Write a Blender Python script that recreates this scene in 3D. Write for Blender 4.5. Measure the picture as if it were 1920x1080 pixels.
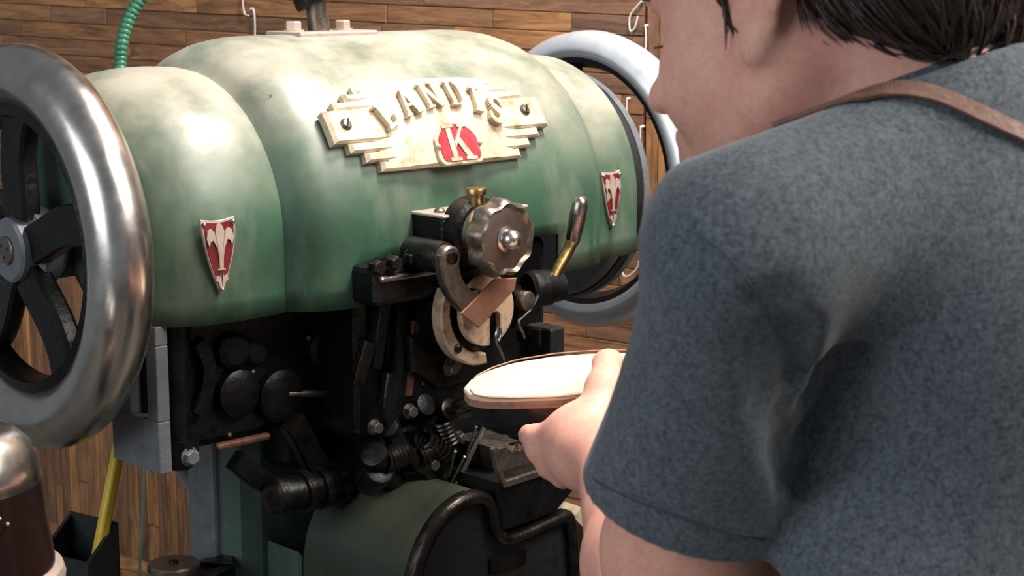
import bpy, bmesh, math, random
import numpy as np
from mathutils import Matrix, Vector
random.seed(7); np.random.seed(7)
PI = math.pi
sc = bpy.context.scene
COL = sc.collection
for o in list(bpy.data.objects): bpy.data.objects.remove(o)

# ------------------------------------------------------------------ camera
FPX = 3300.0                       # focal length in pixels of a 1920 wide frame
PITCH = math.atan(599 / 3300.0)
CAM = np.array([0.0, 0.0, 1.52])
cam = bpy.data.cameras.new('camera'); camo = bpy.data.objects.new('camera', cam)
COL.objects.link(camo)
camo.location = CAM; camo.rotation_euler = (PI / 2 - PITCH, 0, 0)
cam.sensor_fit = 'HORIZONTAL'; cam.sensor_width = 36.0; cam.lens = 36.0 * FPX / 1920.0
cam.clip_start = 0.05; cam.clip_end = 60
cam.dof.use_dof = True; cam.dof.focus_distance = 1.75; cam.dof.aperture_fstop = 16
sc.camera = camo

# ------------------------------------------------------------------ world, lamps, exposure
world = bpy.data.worlds.new('world'); sc.world = world; world.use_nodes = True
world.node_tree.nodes['Background'].inputs[0].default_value = (0.60, 0.66, 0.72, 1)
world.node_tree.nodes['Background'].inputs[1].default_value = 0.27
def area(name, loc, target, sx, sy, power, col):
    l = bpy.data.lights.new(name, 'AREA'); l.shape = 'RECTANGLE'; l.size = sx; l.size_y = sy
    l.energy = power; l.color = col
    o = bpy.data.objects.new(name, l); COL.objects.link(o); o.location = loc
    o.rotation_euler = (Vector(target) - Vector(loc)).to_track_quat('-Z', 'Y').to_euler()
    return o
area('work_lamp', (0.32, 1.87, 2.50), (0.05, 1.90, 1.2), 0.26, 0.26, 42, (1.0, 0.92, 0.84))
area('window_daylight', (-2.6, -0.8, 2.3), (-0.1, 1.9, 1.2), 2.4, 1.9, 62, (0.84, 0.92, 1.0))
area('ceiling_lamp', (1.5, 0.9, 2.9), (0.5, 1.2, 1.2), 1.3, 1.3, 74, (1.0, 0.95, 0.88))
sc.view_settings.view_transform = 'Standard'; sc.view_settings.look = 'None'
sc.view_settings.gamma = 1.0; sc.view_settings.use_curve_mapping = False
sc.view_settings.exposure = 0.0

# ------------------------------------------------------------------ construction geometry
_X = np.array([1.0, 0, 0]); _F = np.array([0, math.cos(PITCH), -math.sin(PITCH)]); _U = np.array([0, math.sin(PITCH), math.cos(PITCH)])
def ray(px, py): return _X * (px - 960) / FPX - _U * (py - 540) / FPX + _F
def W(px, py, d): return CAM + ray(px, py) * d            # world point seen at a pixel, d metres away
W1 = W(50, 465, 1.737)                                     # hub of the near hand wheel
_t = W(1125, 335, 2.31) - W1
AXL = math.hypot(_t[0], _t[1]); AU = np.array([_t[0], _t[1], 0]) / AXL; AN = np.array([AU[1], -AU[0], 0])
AXH = float(W1[2])
def rl(px, py):
    v = CAM - W1; r = ray(px, py)
    return np.array([v @ AU, v @ AN, v[2]]), np.array([r @ AU, r @ AN, r[2]])
def Q(px, py, b):                                          # machine coordinates (along shaft, to the front, up) on a plane b
    o, d = rl(px, py); return o + d * ((b - o[1]) / d[1])
def QA(px, py, a):
    o, d = rl(px, py); return o + d * ((a - o[0]) / d[0])
def M(p):                                                  # machine coordinates -> local coordinates of the machine's root
    return (float(p[0]), float(-p[1]), float(p[2] + AXH))

# ------------------------------------------------------------------ mesh builder
class MB:
    def __init__(s, f=None): s.v = []; s.f = []; s.f_ = f or (lambda p: (float(p[0]), float(p[1]), float(p[2]))); s.sm = []
    def add(s, vs, fs, smooth=False):
        n = len(s.v); s.v += [s.f_(p) for p in vs]; s.f += [tuple(i + n for i in q) for q in fs]; s.sm += [smooth] * len(fs); return s
    def box(s, lo, hi, bev=0.0):
        (x0, y0, z0), (x1, y1, z1) = lo, hi
        if bev <= 0:
            return s.add([(x0,y0,z0),(x1,y0,z0),(x1,y1,z0),(x0,y1,z0),(x0,y0,z1),(x1,y0,z1),(x1,y1,z1),(x0,y1,z1)],
                         [(0,3,2,1),(4,5,6,7),(0,1,5,4),(1,2,6,5),(2,3,7,6),(3,0,4,7)])
        r = bev; pts = []
        for cx, cy, q in ((x1-r,y1-r,0),(x0+r,y1-r,1),(x0+r,y0+r,2),(x1-r,y0+r,3)):
            for k in range(3):
                t = (q + k/2) * PI/2; pts.append((cx + r*math.cos(t), cy + r*math.sin(t)))
        n = len(pts); vs = []
        cx, cy = (x0+x1)/2, (y0+y1)/2
        def ins(p, e): 
            dx, dy = p[0]-cx, p[1]-cy; return (cx+dx-math.copysign(min(e,abs(dx)),dx), cy+dy-math.copysign(min(e,abs(dy)),dy))
        for z, e in ((z0, r), (z0+r*.3, r*.3), (z0+r, 0), (z1-r, 0), (z1-r*.3, r*.3), (z1, r)):
            vs += [(*ins(p, e), z) for p in pts]
        fs = []
        for j in range(5):
            for i in range(n): fs.append((j*n+i, j*n+(i+1)%n, (j+1)*n+(i+1)%n, (j+1)*n+i))
        fs.append(tuple(range(n))[::-1]); fs.append(tuple(5*n+i for i in range(n)))
        return s.add(vs, fs)
    def prism(s, poly, fn, h0, h1, bev=0.0):
        # poly: 2D outline; fn(u, v, h) -> 3D; extruded from h0 to h1, optional chamfer at h1
        n = len(poly); cx = sum(p[0] for p in poly)/n; cy = sum(p[1] for p in poly)/n
        rings = [(h0, 0), (h1-bev, 0)] + ([(h1, bev)] if bev > 0 else [])
        vs = []
        for h, e in rings:
            for i, p in enumerate(poly):
                if e > 0:
                    a = np.array(poly[i-1]); b = np.array(p); c = np.array(poly[(i+1) % n])
                    d1 = b-a; d2 = c-b; n1 = np.array([-d1[1], d1[0]]) / (np.hypot(*d1)+1e-9); n2 = np.array([-d2[1], d2[0]]) / (np.hypot(*d2)+1e-9)
                    m = n1+n2; m = m / max(0.5, (m@m)/2) ; q = b + m*e*s._or(poly)
                    vs.append(fn(q[0], q[1], h))
                else: vs.append(fn(p[0], p[1], h))
        fs = []
        for j in range(len(rings)-1):
            for i in range(n): fs.append((j*n+i, j*n+(i+1)%n, (j+1)*n+(i+1)%n, (j+1)*n+i))
        fs.append(tuple(range(n))[::-1]); fs.append(tuple((len(rings)-1)*n+i for i in range(n)))
        return s.add(vs, fs)
    @staticmethod
    def _or(poly):
        a = sum(poly[i-1][0]*poly[i][1]-poly[i][0]*poly[i-1][1] for i in range(len(poly)))
        return 1.0 if a > 0 else -1.0
    def lathe(s, o, ax, prof, n=32, ref=None, smooth=True, mod=None, arc=None):
        # prof: list of (distance along ax, radius); closed ends where radius is 0
        o = np.array(o, float); ax = np.array(ax, float); ax /= np.linalg.norm(ax)
        r = np.array(ref if ref is not None else ((0,0,1) if abs(ax[2]) < .9 else (1,0,0)), float); e1 = r - ax*(r@ax); e1 /= np.linalg.norm(e1); e2 = np.cross(ax, e1)
        vs = []; m = n if arc is None else n+1
        for h, rad in prof:
            for i in range(m):
                t = (2*PI*i/n) if arc is None else arc[0] + (arc[1]-arc[0])*i/n
                k = rad * (mod(t, h) if mod else 1.0)
                vs.append(o + ax*h + (e1*math.cos(t) + e2*math.sin(t))*k)
        fs = []
        for j in range(len(prof)-1):
            for i in range(n):
                i2 = (i+1) % n if arc is None else i+1
                fs.append((j*m+i, j*m+i2, (j+1)*m+i2, (j+1)*m+i))
        return s.add(vs, fs, smooth)
    def cyl(s, p, q, r, n=20, ch=0.12, r2=None, smooth=True):
        p = np.array(p, float); q = np.array(q, float); L = np.linalg.norm(q-p); r2 = r if r2 is None else r2
        e = min(min(r, r2)*ch, L*.4)
        return s.lathe(p, q-p, [(0,0),(0,r-e),(e*.3,r-e*.3),(e,r),(L-e,r2),(L-e*.3,r2-e*.3),(L,r2-e),(L,0)], n, smooth=smooth)
    def sphere(s, c, r, n=16, sq=(1,1,1)):
        vs = []; fs = []; m = n//2
        for j in range(m+1):
            t = PI*j/m
            for i in range(n):
                u = 2*PI*i/n; vs.append((c[0]+sq[0]*r*math.sin(t)*math.cos(u), c[1]+sq[1]*r*math.sin(t)*math.sin(u), c[2]+sq[2]*r*math.cos(t)))
        for j in range(m):
            for i in range(n): fs.append((j*n+i, j*n+(i+1)%n, (j+1)*n+(i+1)%n, (j+1)*n+i))
        return s.add(vs, fs, True)
    def tube(s, pts, r, n=10, caps=True, flat=None):
        # swept tube through points; r number or list; flat=(w,h,up) gives a rectangular strap section
        P = [np.array(p, float) for p in pts]; k = len(P); R = r if isinstance(r, (list, tuple)) else [r]*k
        vs = []; up = np.array(flat[2], float) if flat else None; prev = None
        for i in range(k):
            t = P[min(i+1,k-1)] - P[max(i-1,0)]; t /= np.linalg.norm(t)+1e-12
            if flat is not None:
                u = up[i] if up.ndim > 1 else up
                e2 = u - t*(u@t); e2 /= np.linalg.norm(e2); e1 = np.cross(t, e2)
                w, h = flat[0]/2, flat[1]/2
                for a, b in ((-1,-.6),(-.9,-1),(.9,-1),(1,-.6),(1,.6),(.9,1),(-.9,1),(-1,.6)): vs.append(P[i] + e1*w*a + e2*h*b)
                m = 8
            else:
                if prev is None:
                    g = np.array((0,0,1.0)) if abs(t[2]) < .9 else np.array((1.0,0,0)); e1 = g - t*(g@t)
                else: e1 = prev - t*(prev@t)
                e1 /= np.linalg.norm(e1); prev = e1; e2 = np.cross(t, e1); m = n
                for j in range(n):
                    a = 2*PI*j/n; vs.append(P[i] + (e1*math.cos(a) + e2*math.sin(a))*R[i])
        fs = []
        for i in range(k-1):
            for j in range(m): fs.append((i*m+j, i*m+(j+1)%m, (i+1)*m+(j+1)%m, (i+1)*m+j))
        if caps: fs.append(tuple(range(m))[::-1]); fs.append(tuple((k-1)*m+j for j in range(m)))
        return s.add(vs, fs, flat is None)
    def hexbolt(s, p, ax, r, h, collar=True):
        p = np.array(p, float); ax = np.array(ax, float); ax /= np.linalg.norm(ax)
        if collar: s.lathe(p, ax, [(0,0),(0,r*1.25),(h*.15,r*1.25),(h*.15,0)], 16, smooth=False)
        return s.lathe(p, ax, [(h*.15,r),(h*.85,r),(h,r*.85),(h,0)], 6, smooth=False)
    def build(s, name, mat, parent=None, col=None, sub=0, auto=True):
        me = bpy.data.meshes.new(name); me.from_pydata(s.v, [], s.f); 
        me.polygons.foreach_set('use_smooth', s.sm)
        me.update()
        bm = bmesh.new(); bm.from_mesh(me); bmesh.ops.remove_doubles(bm, verts=bm.verts, dist=1e-6)
        bmesh.ops.recalc_face_normals(bm, faces=bm.faces)
        if auto:
            for e in bm.edges:
                if len(e.link_faces) == 2 and e.calc_face_angle(0) > 0.6: e.smooth = False
        bm.to_mesh(me); bm.free()
        o = bpy.data.objects.new(name, me); COL.objects.link(o)
        if mat is not None: me.materials.append(MAT[mat] if isinstance(mat, str) else mat)
        if parent is not None: o.parent = parent
        if sub:
            md = o.modifiers.new('sub', 'SUBSURF'); md.levels = sub; md.render_levels = sub
        return o
def spline(pts, n=8):
    P = [np.array(p, float) for p in pts]; out = []
    for i in range(len(P)-1):
        p0 = P[max(i-1,0)]; p1 = P[i]; p2 = P[i+1]; p3 = P[min(i+2,len(P)-1)]
        for k in range(n):
            t = k/n; out.append(.5*((2*p1)+(-p0+p2)*t+(2*p0-5*p1+4*p2-p3)*t*t+(-p0+3*p1-3*p2+p3)*t**3))
    out.append(P[-1]); return out
def tag(o, label=None, cat=None, group=None, kind=None):
    if label: o['label'] = label
    if cat: o['category'] = cat
    if group: o['group'] = group
    if kind: o['kind'] = kind
    return o
def empty(name, loc, rz=0.0):
    o = bpy.data.objects.new(name, None); COL.objects.link(o); o.location = [float(x) for x in loc]; o.rotation_euler = (0, 0, rz); o.empty_display_size = .05
    return o

# ------------------------------------------------------------------ materials
MAT = {}
def srgb(r, g, b):
    f = lambda c: (c/12.92 if c <= .04045 else ((c+.055)/1.055)**2.4)
    return (f(r/255), f(g/255), f(b/255), 1)
class NT:
    def __init__(s, name):
        s.m = bpy.data.materials.new(name); s.m.use_nodes = True; s.t = s.m.node_tree; s.b = s.t.nodes['Principled BSDF']; MAT[name] = s.m
    def n(s, ty, **kw):
        x = s.t.nodes.new(ty)
        for k, v in kw.items():
            if k in x.inputs.keys(): s.set(x, k, v)
            else: setattr(x, k, v)
        return x
    def set(s, x, k, v):
        if hasattr(v, 'links') or isinstance(v, bpy.types.NodeSocket): s.t.links.new(v, x.inputs[k])
        else: x.inputs[k].default_value = v
    def p(s, **kw):
        for k, v in kw.items(): s.set(s.b, k.replace('_', ' '), v)
        return s
    def coord(s, kind='Object'): return s.n('ShaderNodeTexCoord').outputs[kind]
    def mapped(s, scale=(1,1,1), rot=(0,0,0), kind='Object'):
        x = s.n('ShaderNodeMapping'); s.set(x, 'Vector', s.coord(kind)); x.inputs['Scale'].default_value = scale; x.inputs['Rotation'].default_value = rot; return x.outputs[0]
    def noise(s, scale, detail=4, rough=.55, vec=None, dist=0.0):
        x = s.n('ShaderNodeTexNoise'); x.inputs['Scale'].default_value = scale; x.inputs['Detail'].default_value = detail; x.inputs['Roughness'].default_value = rough; x.inputs['Distortion'].default_value = dist
        s.set(x, 'Vector', vec if vec is not None else s.coord()); return x.outputs['Fac']
    def ramp(s, fac, stops):
        x = s.n('ShaderNodeValToRGB'); s.set(x, 'Fac', fac); e = x.color_ramp.elements
        while len(e) < len(stops): e.new(.5)
        for i, (p_, c) in enumerate(stops): e[i].position = p_; e[i].color = c if len(c) == 4 else (*c, 1)
        return x.outputs[0]
    def mix(s, fac, a, b, mode='MIX'):
        x = s.n('ShaderNodeMix', data_type='RGBA', blend_type=mode); s.set(x, 0, fac)
        for k, v in ((6, a), (7, b)): s.set(x, k, v)
        return x.outputs[2]
    def math(s, op, a, b=None):
        x = s.n('ShaderNodeMath', operation=op); s.set(x, 0, a)
        if b is not None: s.set(x, 1, b)
        return x.outputs[0]
    def bump(s, h, strength=.2, dist=.002):
        x = s.n('ShaderNodeBump'); x.inputs['Strength'].default_value = strength; x.inputs['Distance'].default_value = dist; s.set(x, 'Height', h); s.t.links.new(x.outputs[0], s.b.inputs['Normal']); return s
g = lambda v: (v, v, v, 1)
def simple(name, col, rough=.5, metal=0.0, var=.25, scale=60, bump=0.0, bscale=300, spec=.5, dark=None):
    m = NT(name); f = m.noise(scale, 5, .6)
    d = dark if dark else tuple(c*(1-var) for c in col[:3])+(1,)
    l = tuple(min(1, c*(1+var*.6)) for c in col[:3])+(1,)
    m.p(Base_Color=m.ramp(f, [(.3, d), (.5, col), (.72, l)]), Metallic=metal, Specular_IOR_Level=spec)
    m.p(Roughness=m.ramp(m.noise(scale*1.7, 3), [(.3, g(max(.02, rough*.8))), (.7, g(min(1, rough*1.2)))]))
    if bump: m.bump(m.noise(bscale, 3), bump)
    return m
# enamel paint, chipped and scuffed, dust lying on what faces up
def enamel(name, c0, c1, dust, dustamt, rough):
    m = NT(name)
    base = m.ramp(m.noise(9, 6, .6, dist=.4), [(.30, c0), (.55, c1), (.8, tuple(x*1.12 for x in c1[:3])+(1,))])
    sep = m.n('ShaderNodeSeparateXYZ'); m.set(sep, 0, m.n('ShaderNodeNewGeometry').outputs['Normal'])
    up = m.n('ShaderNodeMapRange', interpolation_type='SMOOTHSTEP'); m.set(up, 0, sep.outputs['Z']); up.inputs[1].default_value = .05; up.inputs[2].default_value = .9
    pat = m.ramp(m.noise(13, 5, .6), [(.30, g(.25)), (.62, g(1))])
    d = m.math('MULTIPLY', m.math('MULTIPLY', up.outputs[0], pat), dustamt)
    smear = m.ramp(m.noise(5, 4, .6, vec=m.mapped((2.2, 2.2, .8))), [(.48, g(0)), (.75, g(.42))])
    d2 = m.math('MAXIMUM', d, m.math('MULTIPLY', smear, dustamt))
    c = m.mix(d2, base, dust)
    scr = m.ramp(m.noise(42, 6, .75, vec=m.mapped((2.2, 2.2, .7), (.3, .2, 0))), [(.67, g(0)), (.73, g(.55))])
    c = m.mix(scr, c, dust)
    chip = m.ramp(m.noise(120, 3, .6), [(.735, g(0)), (.76, g(.8))])
    c = m.mix(chip, c, srgb(45, 42, 38))
    m.p(Base_Color=c, Roughness=m.ramp(m.noise(20, 4), [(.3, g(rough*.75)), (.7, g(rough*1.3))]), Specular_IOR_Level=.5)
    m.bump(m.noise(60, 4), .08, .003)
enamel('green_enamel', srgb(40, 62, 49), srgb(53, 85, 66), srgb(180, 172, 158), .78, .40)
enamel('dark_green_enamel', srgb(38, 46, 36), srgb(50, 62, 48), srgb(100, 94, 80), .5, .42)
enamel('column_green', srgb(50, 70, 62), srgb(68, 90, 82), srgb(112, 114, 110), .45, .45)
simple('black_iron', srgb(26, 26, 27), .38, .55, .5, 45, .35, 160, dark=srgb(12, 11, 11))
simple('oily_iron', srgb(52, 48, 44), .30, .8, .5, 60, .25, 200, dark=srgb(22, 18, 16))
simple('grey_iron', srgb(104, 106, 110), .5, .2, .25, 40, .3, 140)
simple('steel', srgb(168, 162, 154), .26, 1.0, .25, 70, .06, 260)
simple('polished_steel', srgb(200, 194, 188), .27, 1.0, .16, 22, .03, 120)
simple('silver_paint', srgb(206, 212, 220), .32, .55, .12, 25)
simple('dull_steel', srgb(126, 116, 106), .4, .9, .35, 80, .15, 260)
simple('warm_steel', srgb(224, 190, 160), .34, .45, .2, 60, .15, 240, dark=srgb(150, 112, 84))
simple('copper_steel', srgb(158, 112, 92), .42, .45, .2, 60, .1, 240)
simple('knob_bronze', srgb(98, 84, 76), .5, .6, .15, 40)
simple('brass', srgb(176, 148, 96), .3, 1.0, .25, 80)
simple('rust', srgb(112, 76, 60), .6, .5, .4, 90, .4, 300)
simple('cream_metal', srgb(200, 184, 158), .45, .2, .14, 50, .15, 260, dark=srgb(152, 130, 100))
simple('red_enamel', srgb(158, 44, 52), .35, 0, .15, 60)
simple('dark_red_enamel', srgb(108, 25, 31), .35, 0, .15, 60)
simple('pale_metal', srgb(184, 166, 154), .4, .35, .12, 80)
simple('rubber', srgb(22, 22, 23), .55, 0, .3, 60)
simple('holder_plastic', srgb(26, 30, 32), .45, 0, .3, 30)
simple('yellow_paint', srgb(206, 172, 48), .38, 0, .15, 30)
simple('oxblood', srgb(58, 38, 36), .22, .6, .35, 18)
simple('grey_pipe', srgb(138, 138, 146), .45, .1, .15, 40)
simple('green_hose', srgb(52, 112, 84), .4, 0, .25, 50)
simple('thread', srgb(206, 196, 178), .7, 0, .15, 400)
simple('white_metal', srgb(214, 208, 204), .4, .1, .1, 40)
simple('red_brown', srgb(96, 58, 52), .6, 0, .3, 30)
simple('leather_black', srgb(20, 20, 24), .28, 0, .3, 90, .15, 420)
simple('welt', srgb(158, 112, 92), .6, 0, .25, 120, .2, 400)
simple('sole_leather', srgb(226, 200, 166), .55, 0, .10, 30, .1, 300)
simple('strap_leather', srgb(118, 82, 66), .55, 0, .25, 90, .2, 300)
simple('shavings', srgb(188, 166, 146), .8, 0, .3, 90)
simple('floor_concrete', srgb(104, 98, 92), .7, 0, .25, 6, .2, 60)
simple('wall_board', srgb(52, 36, 26), .7, 0, .3, 12)
simple('seam_thread', srgb(60, 66, 72), .9, 0, .2, 200)
simple('denim', srgb(44, 52, 70), .85, 0, .25, 160)
simple('shoe_leather', srgb(52, 36, 28), .5, 0, .25, 60)
m = NT('wood_strip')          # oak strips, each its own tint, grain along the strip
oi = m.n('ShaderNodeObjectInfo'); geo = m.n('ShaderNodeNewGeometry')
rnd = m.math('FRACT', m.math('ADD', oi.outputs['Random'], m.math('MULTIPLY', geo.outputs['Random Per Island'], 7.31)))
off = m.n('ShaderNodeCombineXYZ'); m.set(off, 0, m.math('MULTIPLY', rnd, 37.0)); m.set(off, 1, m.math('MULTIPLY', rnd, 11.0))
vec = m.n('ShaderNodeVectorMath', operation='ADD'); m.set(vec, 0, m.coord()); m.set(vec, 1, off.outputs[0])
mp = m.n('ShaderNodeMapping'); m.set(mp, 'Vector', vec.outputs[0]); mp.inputs['Scale'].default_value = (3.0, 30.0, 30.0)
tint = m.ramp(rnd, [(0, srgb(110, 80, 62)), (.22, srgb(148, 106, 76)), (.45, srgb(124, 92, 74)), (.62, srgb(180, 128, 80)), (.78, srgb(138, 98, 70)), (1, srgb(190, 138, 88))])
gr = m.noise(2.4, 8, .65, vec=mp.outputs[0], dist=1.2)
c = m.mix(m.ramp(gr, [(.35, g(.75)), (.62, g(0))]), tint, srgb(66, 40, 26))
mp2 = m.n('ShaderNodeMapping'); m.set(mp2, 'Vector', vec.outputs[0]); mp2.inputs['Scale'].default_value = (14.0, 90.0, 90.0)
fl = m.noise(1.6, 4, .6, vec=mp2.outputs[0], dist=2.0)
c = m.mix(m.ramp(fl, [(.58, g(0)), (.72, g(.35))]), c, srgb(196, 140, 84))
m.p(Base_Color=c, Roughness=.42, Specular_IOR_Level=.45); m.bump(gr, .12, .001)
m = NT('shirt_cloth')         # dark blue-grey heather jersey
h1 = m.noise(330, 4, .75); h2 = m.noise(150, 4, .7, vec=m.mapped((1, 1, .6)))
c = m.mix(m.ramp(h1, [(.35, g(0)), (.68, g(1))]), srgb(54, 59, 65), srgb(98, 104, 110))
c = m.mix(m.ramp(h2, [(.45, g(0)), (.75, g(.35))]), c, srgb(118, 124, 128))
m.p(Base_Color=c, Roughness=.92, Specular_IOR_Level=.15); m.bump(h1, .25, .001)
m.b.inputs['Sheen Weight'].default_value = .25; m.b.inputs['Sheen Roughness'].default_value = .5

# ================================================================== the room
WP = np.array([0.20, 2.62]); WX = np.array([.856, -.517]); WYN = np.array([-.517, -.856]); WRZ = math.atan2(WX[1], WX[0])
def wall_pt(px, py, off=0.0):                 # wall coordinates (along, up) under a pixel
    r = ray(px, py); n = np.array([WYN[0], WYN[1], 0]); p0 = np.array([WP[0], WP[1], 0]) + n*off
    t = ((p0 - CAM) @ n) / (r @ n); p = CAM + r*t; return float((p[:2] - WP) @ WX), float(p[2])
def wall_px(s, z):
    p = np.array([*(WP + WX*s), z]) - CAM; d = p @ _F
    return 960 + FPX*(p @ _X)/d, 540 - FPX*(p @ _U)/d
wroot = empty('wall_back', (WP[0], WP[1], 0), WRZ); tag(wroot, 'wall clad in brown oak strips behind the stitching machine', 'wall', kind='structure')
MB().box((-2.6, .012, 0), (2.2, .10, 2.7)).build('backing_board', 'wall_board', wroot)
sL = wall_pt(430, 700)[0]; zL = wall_pt(200, 420)[1]; sR = wall_pt(1207, 80)[0]; zB = wall_pt(250, 1052)[1]
SH = .0292; strips = []
def strip(s0, s1, z0, z1, vert, tilt): strips.append((s0, s1, z0, z1, vert, tilt))
k = 0; z = zL - SH*40 if False else .02
rows = int((2.3 - z)/SH)
for r in range(rows):                          # horizontal courses
    z0 = z + r*SH; s = -2.2 + random.random()*.2
    while s < sR:
        L = random.choice((.14, .2, .26, .32, .4)) ; e = min(s+L, sR)
        inpanel = (s < sL) and (zB < z0 < zL)
        if inpanel:
            if e > sL + .03: strip(sL, e, z0, z0+SH, False, 1)
        else: strip(s, e, z0, z0+SH, False, 1)
        s = e
def vpanel(s0, s1, z0, z1, w):
    s = s0
    while s < s1 - .004:
        e = min(s + w*random.choice((.8, 1, 1, 1.2)), s1); zz = z0 - random.random()*.1
        while zz < z1:
            q = min(zz + random.choice((.16, .24, .3, .36)), z1)
            if q - max(zz, z0) > .01: strip(s, e, max(zz, z0), q, True, 0)
            zz = q
        s = e
vpanel(-2.2, sL, zB + .006, zL, .0245)
vpanel(sR + .004, sR + .42, .02, 2.3, .026)
def strip_mesh(st, mbx=None):
    s0, s1, z0, z1, vert, tilt = st; L, w = (z1-z0, s1-s0) if vert else (s1-s0, z1-z0)
    d = random.uniform(.010, .0125); e = .0008; hx, hz = L/2 - e*.7, w/2 - e*.7
    vs = [(-hx,0,-hz),(hx,0,-hz),(hx,0,hz),(-hx,0,hz),(-hx,-d+e,-hz),(hx,-d+e,-hz),(hx,-d+e,hz),(-hx,-d+e,hz),(-hx+e,-d,-hz+e),(hx-e,-d,-hz+e),(hx-e,-d,hz-e),(-hx+e,-d,hz-e)]
    fs = [(8,9,10,11),(4,5,9,8),(5,6,10,9),(6,7,11,10),(7,4,8,11),(0,1,5,4),(1,2,6,5),(2,3,7,6),(3,0,4,7),(0,3,2,1)]
    cs, cz = (s0+s1)/2, (z0+z1)/2
    if tilt: cz -= .026*cs
    return vs, fs, cs, cz, (PI/2 if vert else .026 if tilt else 0)
def strip_seen(st):
    x, y = wall_px((st[0]+st[1])/2, (st[2]+st[3])/2 - (.026*(st[0]+st[1])/2 if st[5] else 0))
    return (-60 < x < 1260 and -25 < y < 150) or (x < 420 and x > -60 and 440 < y < 1110) or (1000 < x < 1260 and -20 < y < 690)
rest = MB(); cnt = 0
for st in strips:
    vs, fs, cs, cz, ry = strip_mesh(st)
    if cnt < 300 and strip_seen(st):
        me = bpy.data.meshes.new('wood_strip'); me.from_pydata(vs, [], fs); me.materials.append(MAT['wood_strip'])
        o = bpy.data.objects.new('wood_strip', me); COL.objects.link(o); o.parent = wroot; o.location = (cs, .012, cz); o.rotation_euler = (0, ry if not st[4] else -PI/2, 0); cnt += 1
    else:
        if st[4]: rest.add([(cs - p[2], .012 + p[1], cz + p[0]) for p in vs], fs)
        else: rest.add([(cs + p[0], .012 + p[1], cz + p[2] - ry*p[0]) for p in vs], fs)
tag(rest.build('wood_strips_rest', 'wood_strip', wroot, auto=False), kind='stuff')
tag(MB().box((-4, -3.5, -.06), (4, 5, 0)).build('floor', 'floor_concrete'), 'grey concrete workshop floor under the machine', 'floor', kind='structure')
# thin pale wires left on the cladding
def wall_wire(pix, lab, r=.0013):
    pts = [wall_pt(x, y, .006) for x, y in pix]; c = pts[0]; b = empty('wall_hook', (*(WP + WX*c[0] + WYN*.006), c[1]), WRZ)
    MB().tube(spline([(p[0]-c[0], 0, p[1]-c[1]) for p in pts], 5), r, 6).build('wire', 'white_metal', b)
    k = MB().cyl((0, .0, 0), (0, .012, 0), .0022, 8).build('nail', 'white_metal', b)
    return tag(b, lab, 'hook', 'wire hooks on the wooden wall')
wall_wire([(455, -6), (456, 10), (459, 26), (467, 29)], 'short bent pale wire hook hanging left of the bolted plate')
wall_wire([(470, 17), (476, 20), (478, 45), (478, 75)], 'straight pale wire hook ending behind the green hood top')
wall_wire([(1203, 2), (1184, 24), (1180, 40), (1182, 58), (1190, 52), (1196, 30)], 'looped pale wire hook beside the man\'s forehead')
wall_wire([(1210, 48), (1211, 70), (1210, 104)], 'straight pale wire hook in front of the man\'s eye')
wall_wire([(1176, 185), (1175, 200), (1175, 222)], 'small pale wire hook seen through the flywheel, near its top')
wall_wire([(1201, 238), (1200, 270), (1199, 296)], 'upright pale wire hook seen through the flywheel at right')
wall_wire([(1168, 478), (1166, 500), (1170, 517), (1182, 515), (1196, 500), (1198, 488)], 'pale wire loop seen low through the flywheel')

# ================================================================== the stitching machine
mroot = empty('stitching_machine', (W1[0], W1[1], 0), math.atan2(AU[1], AU[0]))
tag(mroot, 'green and black sole stitching machine with winged cream nameplate and two wheels', 'machine')
def mb(): return MB(M)
def part(name, b, mat, parent=None, **kw): return b.build(name, mat, parent or mroot, **kw)
NB = np.array([0, 1.0, 0]); UA = np.array([1.0, 0, 0]); ZC = np.array([0, 0, 1.0])
CB = -.067                                       # lower edge of the hood
# --- hood
prof = [(.036,.0),(.034,.05),(.034,.098),(.036,.112),(.041,.124),(.050,.138),(.062,.151),(.078,.162),(.098,.169),(.12,.172),(.15,.1725),(.175,.171),(.188,.168),(.1905,.1665),
        (.194,.170),(.199,.177),(.206,.1835),(.216,.190),(.23,.1955),(.25,.199),(.262,.200),(.30,.2005),(.36,.2005),(.42,.2005),(.48,.2005),(.54,.2005),(.548,.2005),(.575,.1995),(.598,.1965),(.618,.191),(.633,.1835),(.643,.1758),(.649,.1705),(.653,.1680),(.66,.1672),(.68,.1670),(.70,.1665),(.717,.165),(.721,.1635),(.722,.160),(.721,.10),(.721,.03)]
sect = [('s', CB), ('s', -.045), ('s', -.0215), ('s', -.008)] + [('r', i*5) for i in range(37)] + [('s2', -.02), ('s2', -.045), ('s2', CB)]
def hpt(a, r, q, h=0.0):
    k, v = q
    if k == 's': return (a, r+h, v if r > .07 else v*r/.07)
    if k == 's2': return (a, -r-h, v if r > .07 else v*r/.07)
    t = math.radians(v); return (a, (r+h)*math.cos(t), (r+h)*math.sin(t))
b = mb(); vs = []; n = len(sect)
for a, r in prof: vs += [hpt(a, max(r, .002), q) for q in sect]
fs = []
for i in range(len(prof)-1):
    for j in range(n-1):
        am = (prof[i][0]+prof[i+1][0])/2
        if .262 < am < .548 and j < 2: continue
        fs.append((i*n+j, i*n+j+1, (i+1)*n+j+1, (i+1)*n+j))
b.add(vs, fs, True)
hood = part('hood', b, 'green_enamel')
md = hood.modifiers.new('th', 'SOLIDIFY'); md.thickness = .005; md.offset = -1
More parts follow.
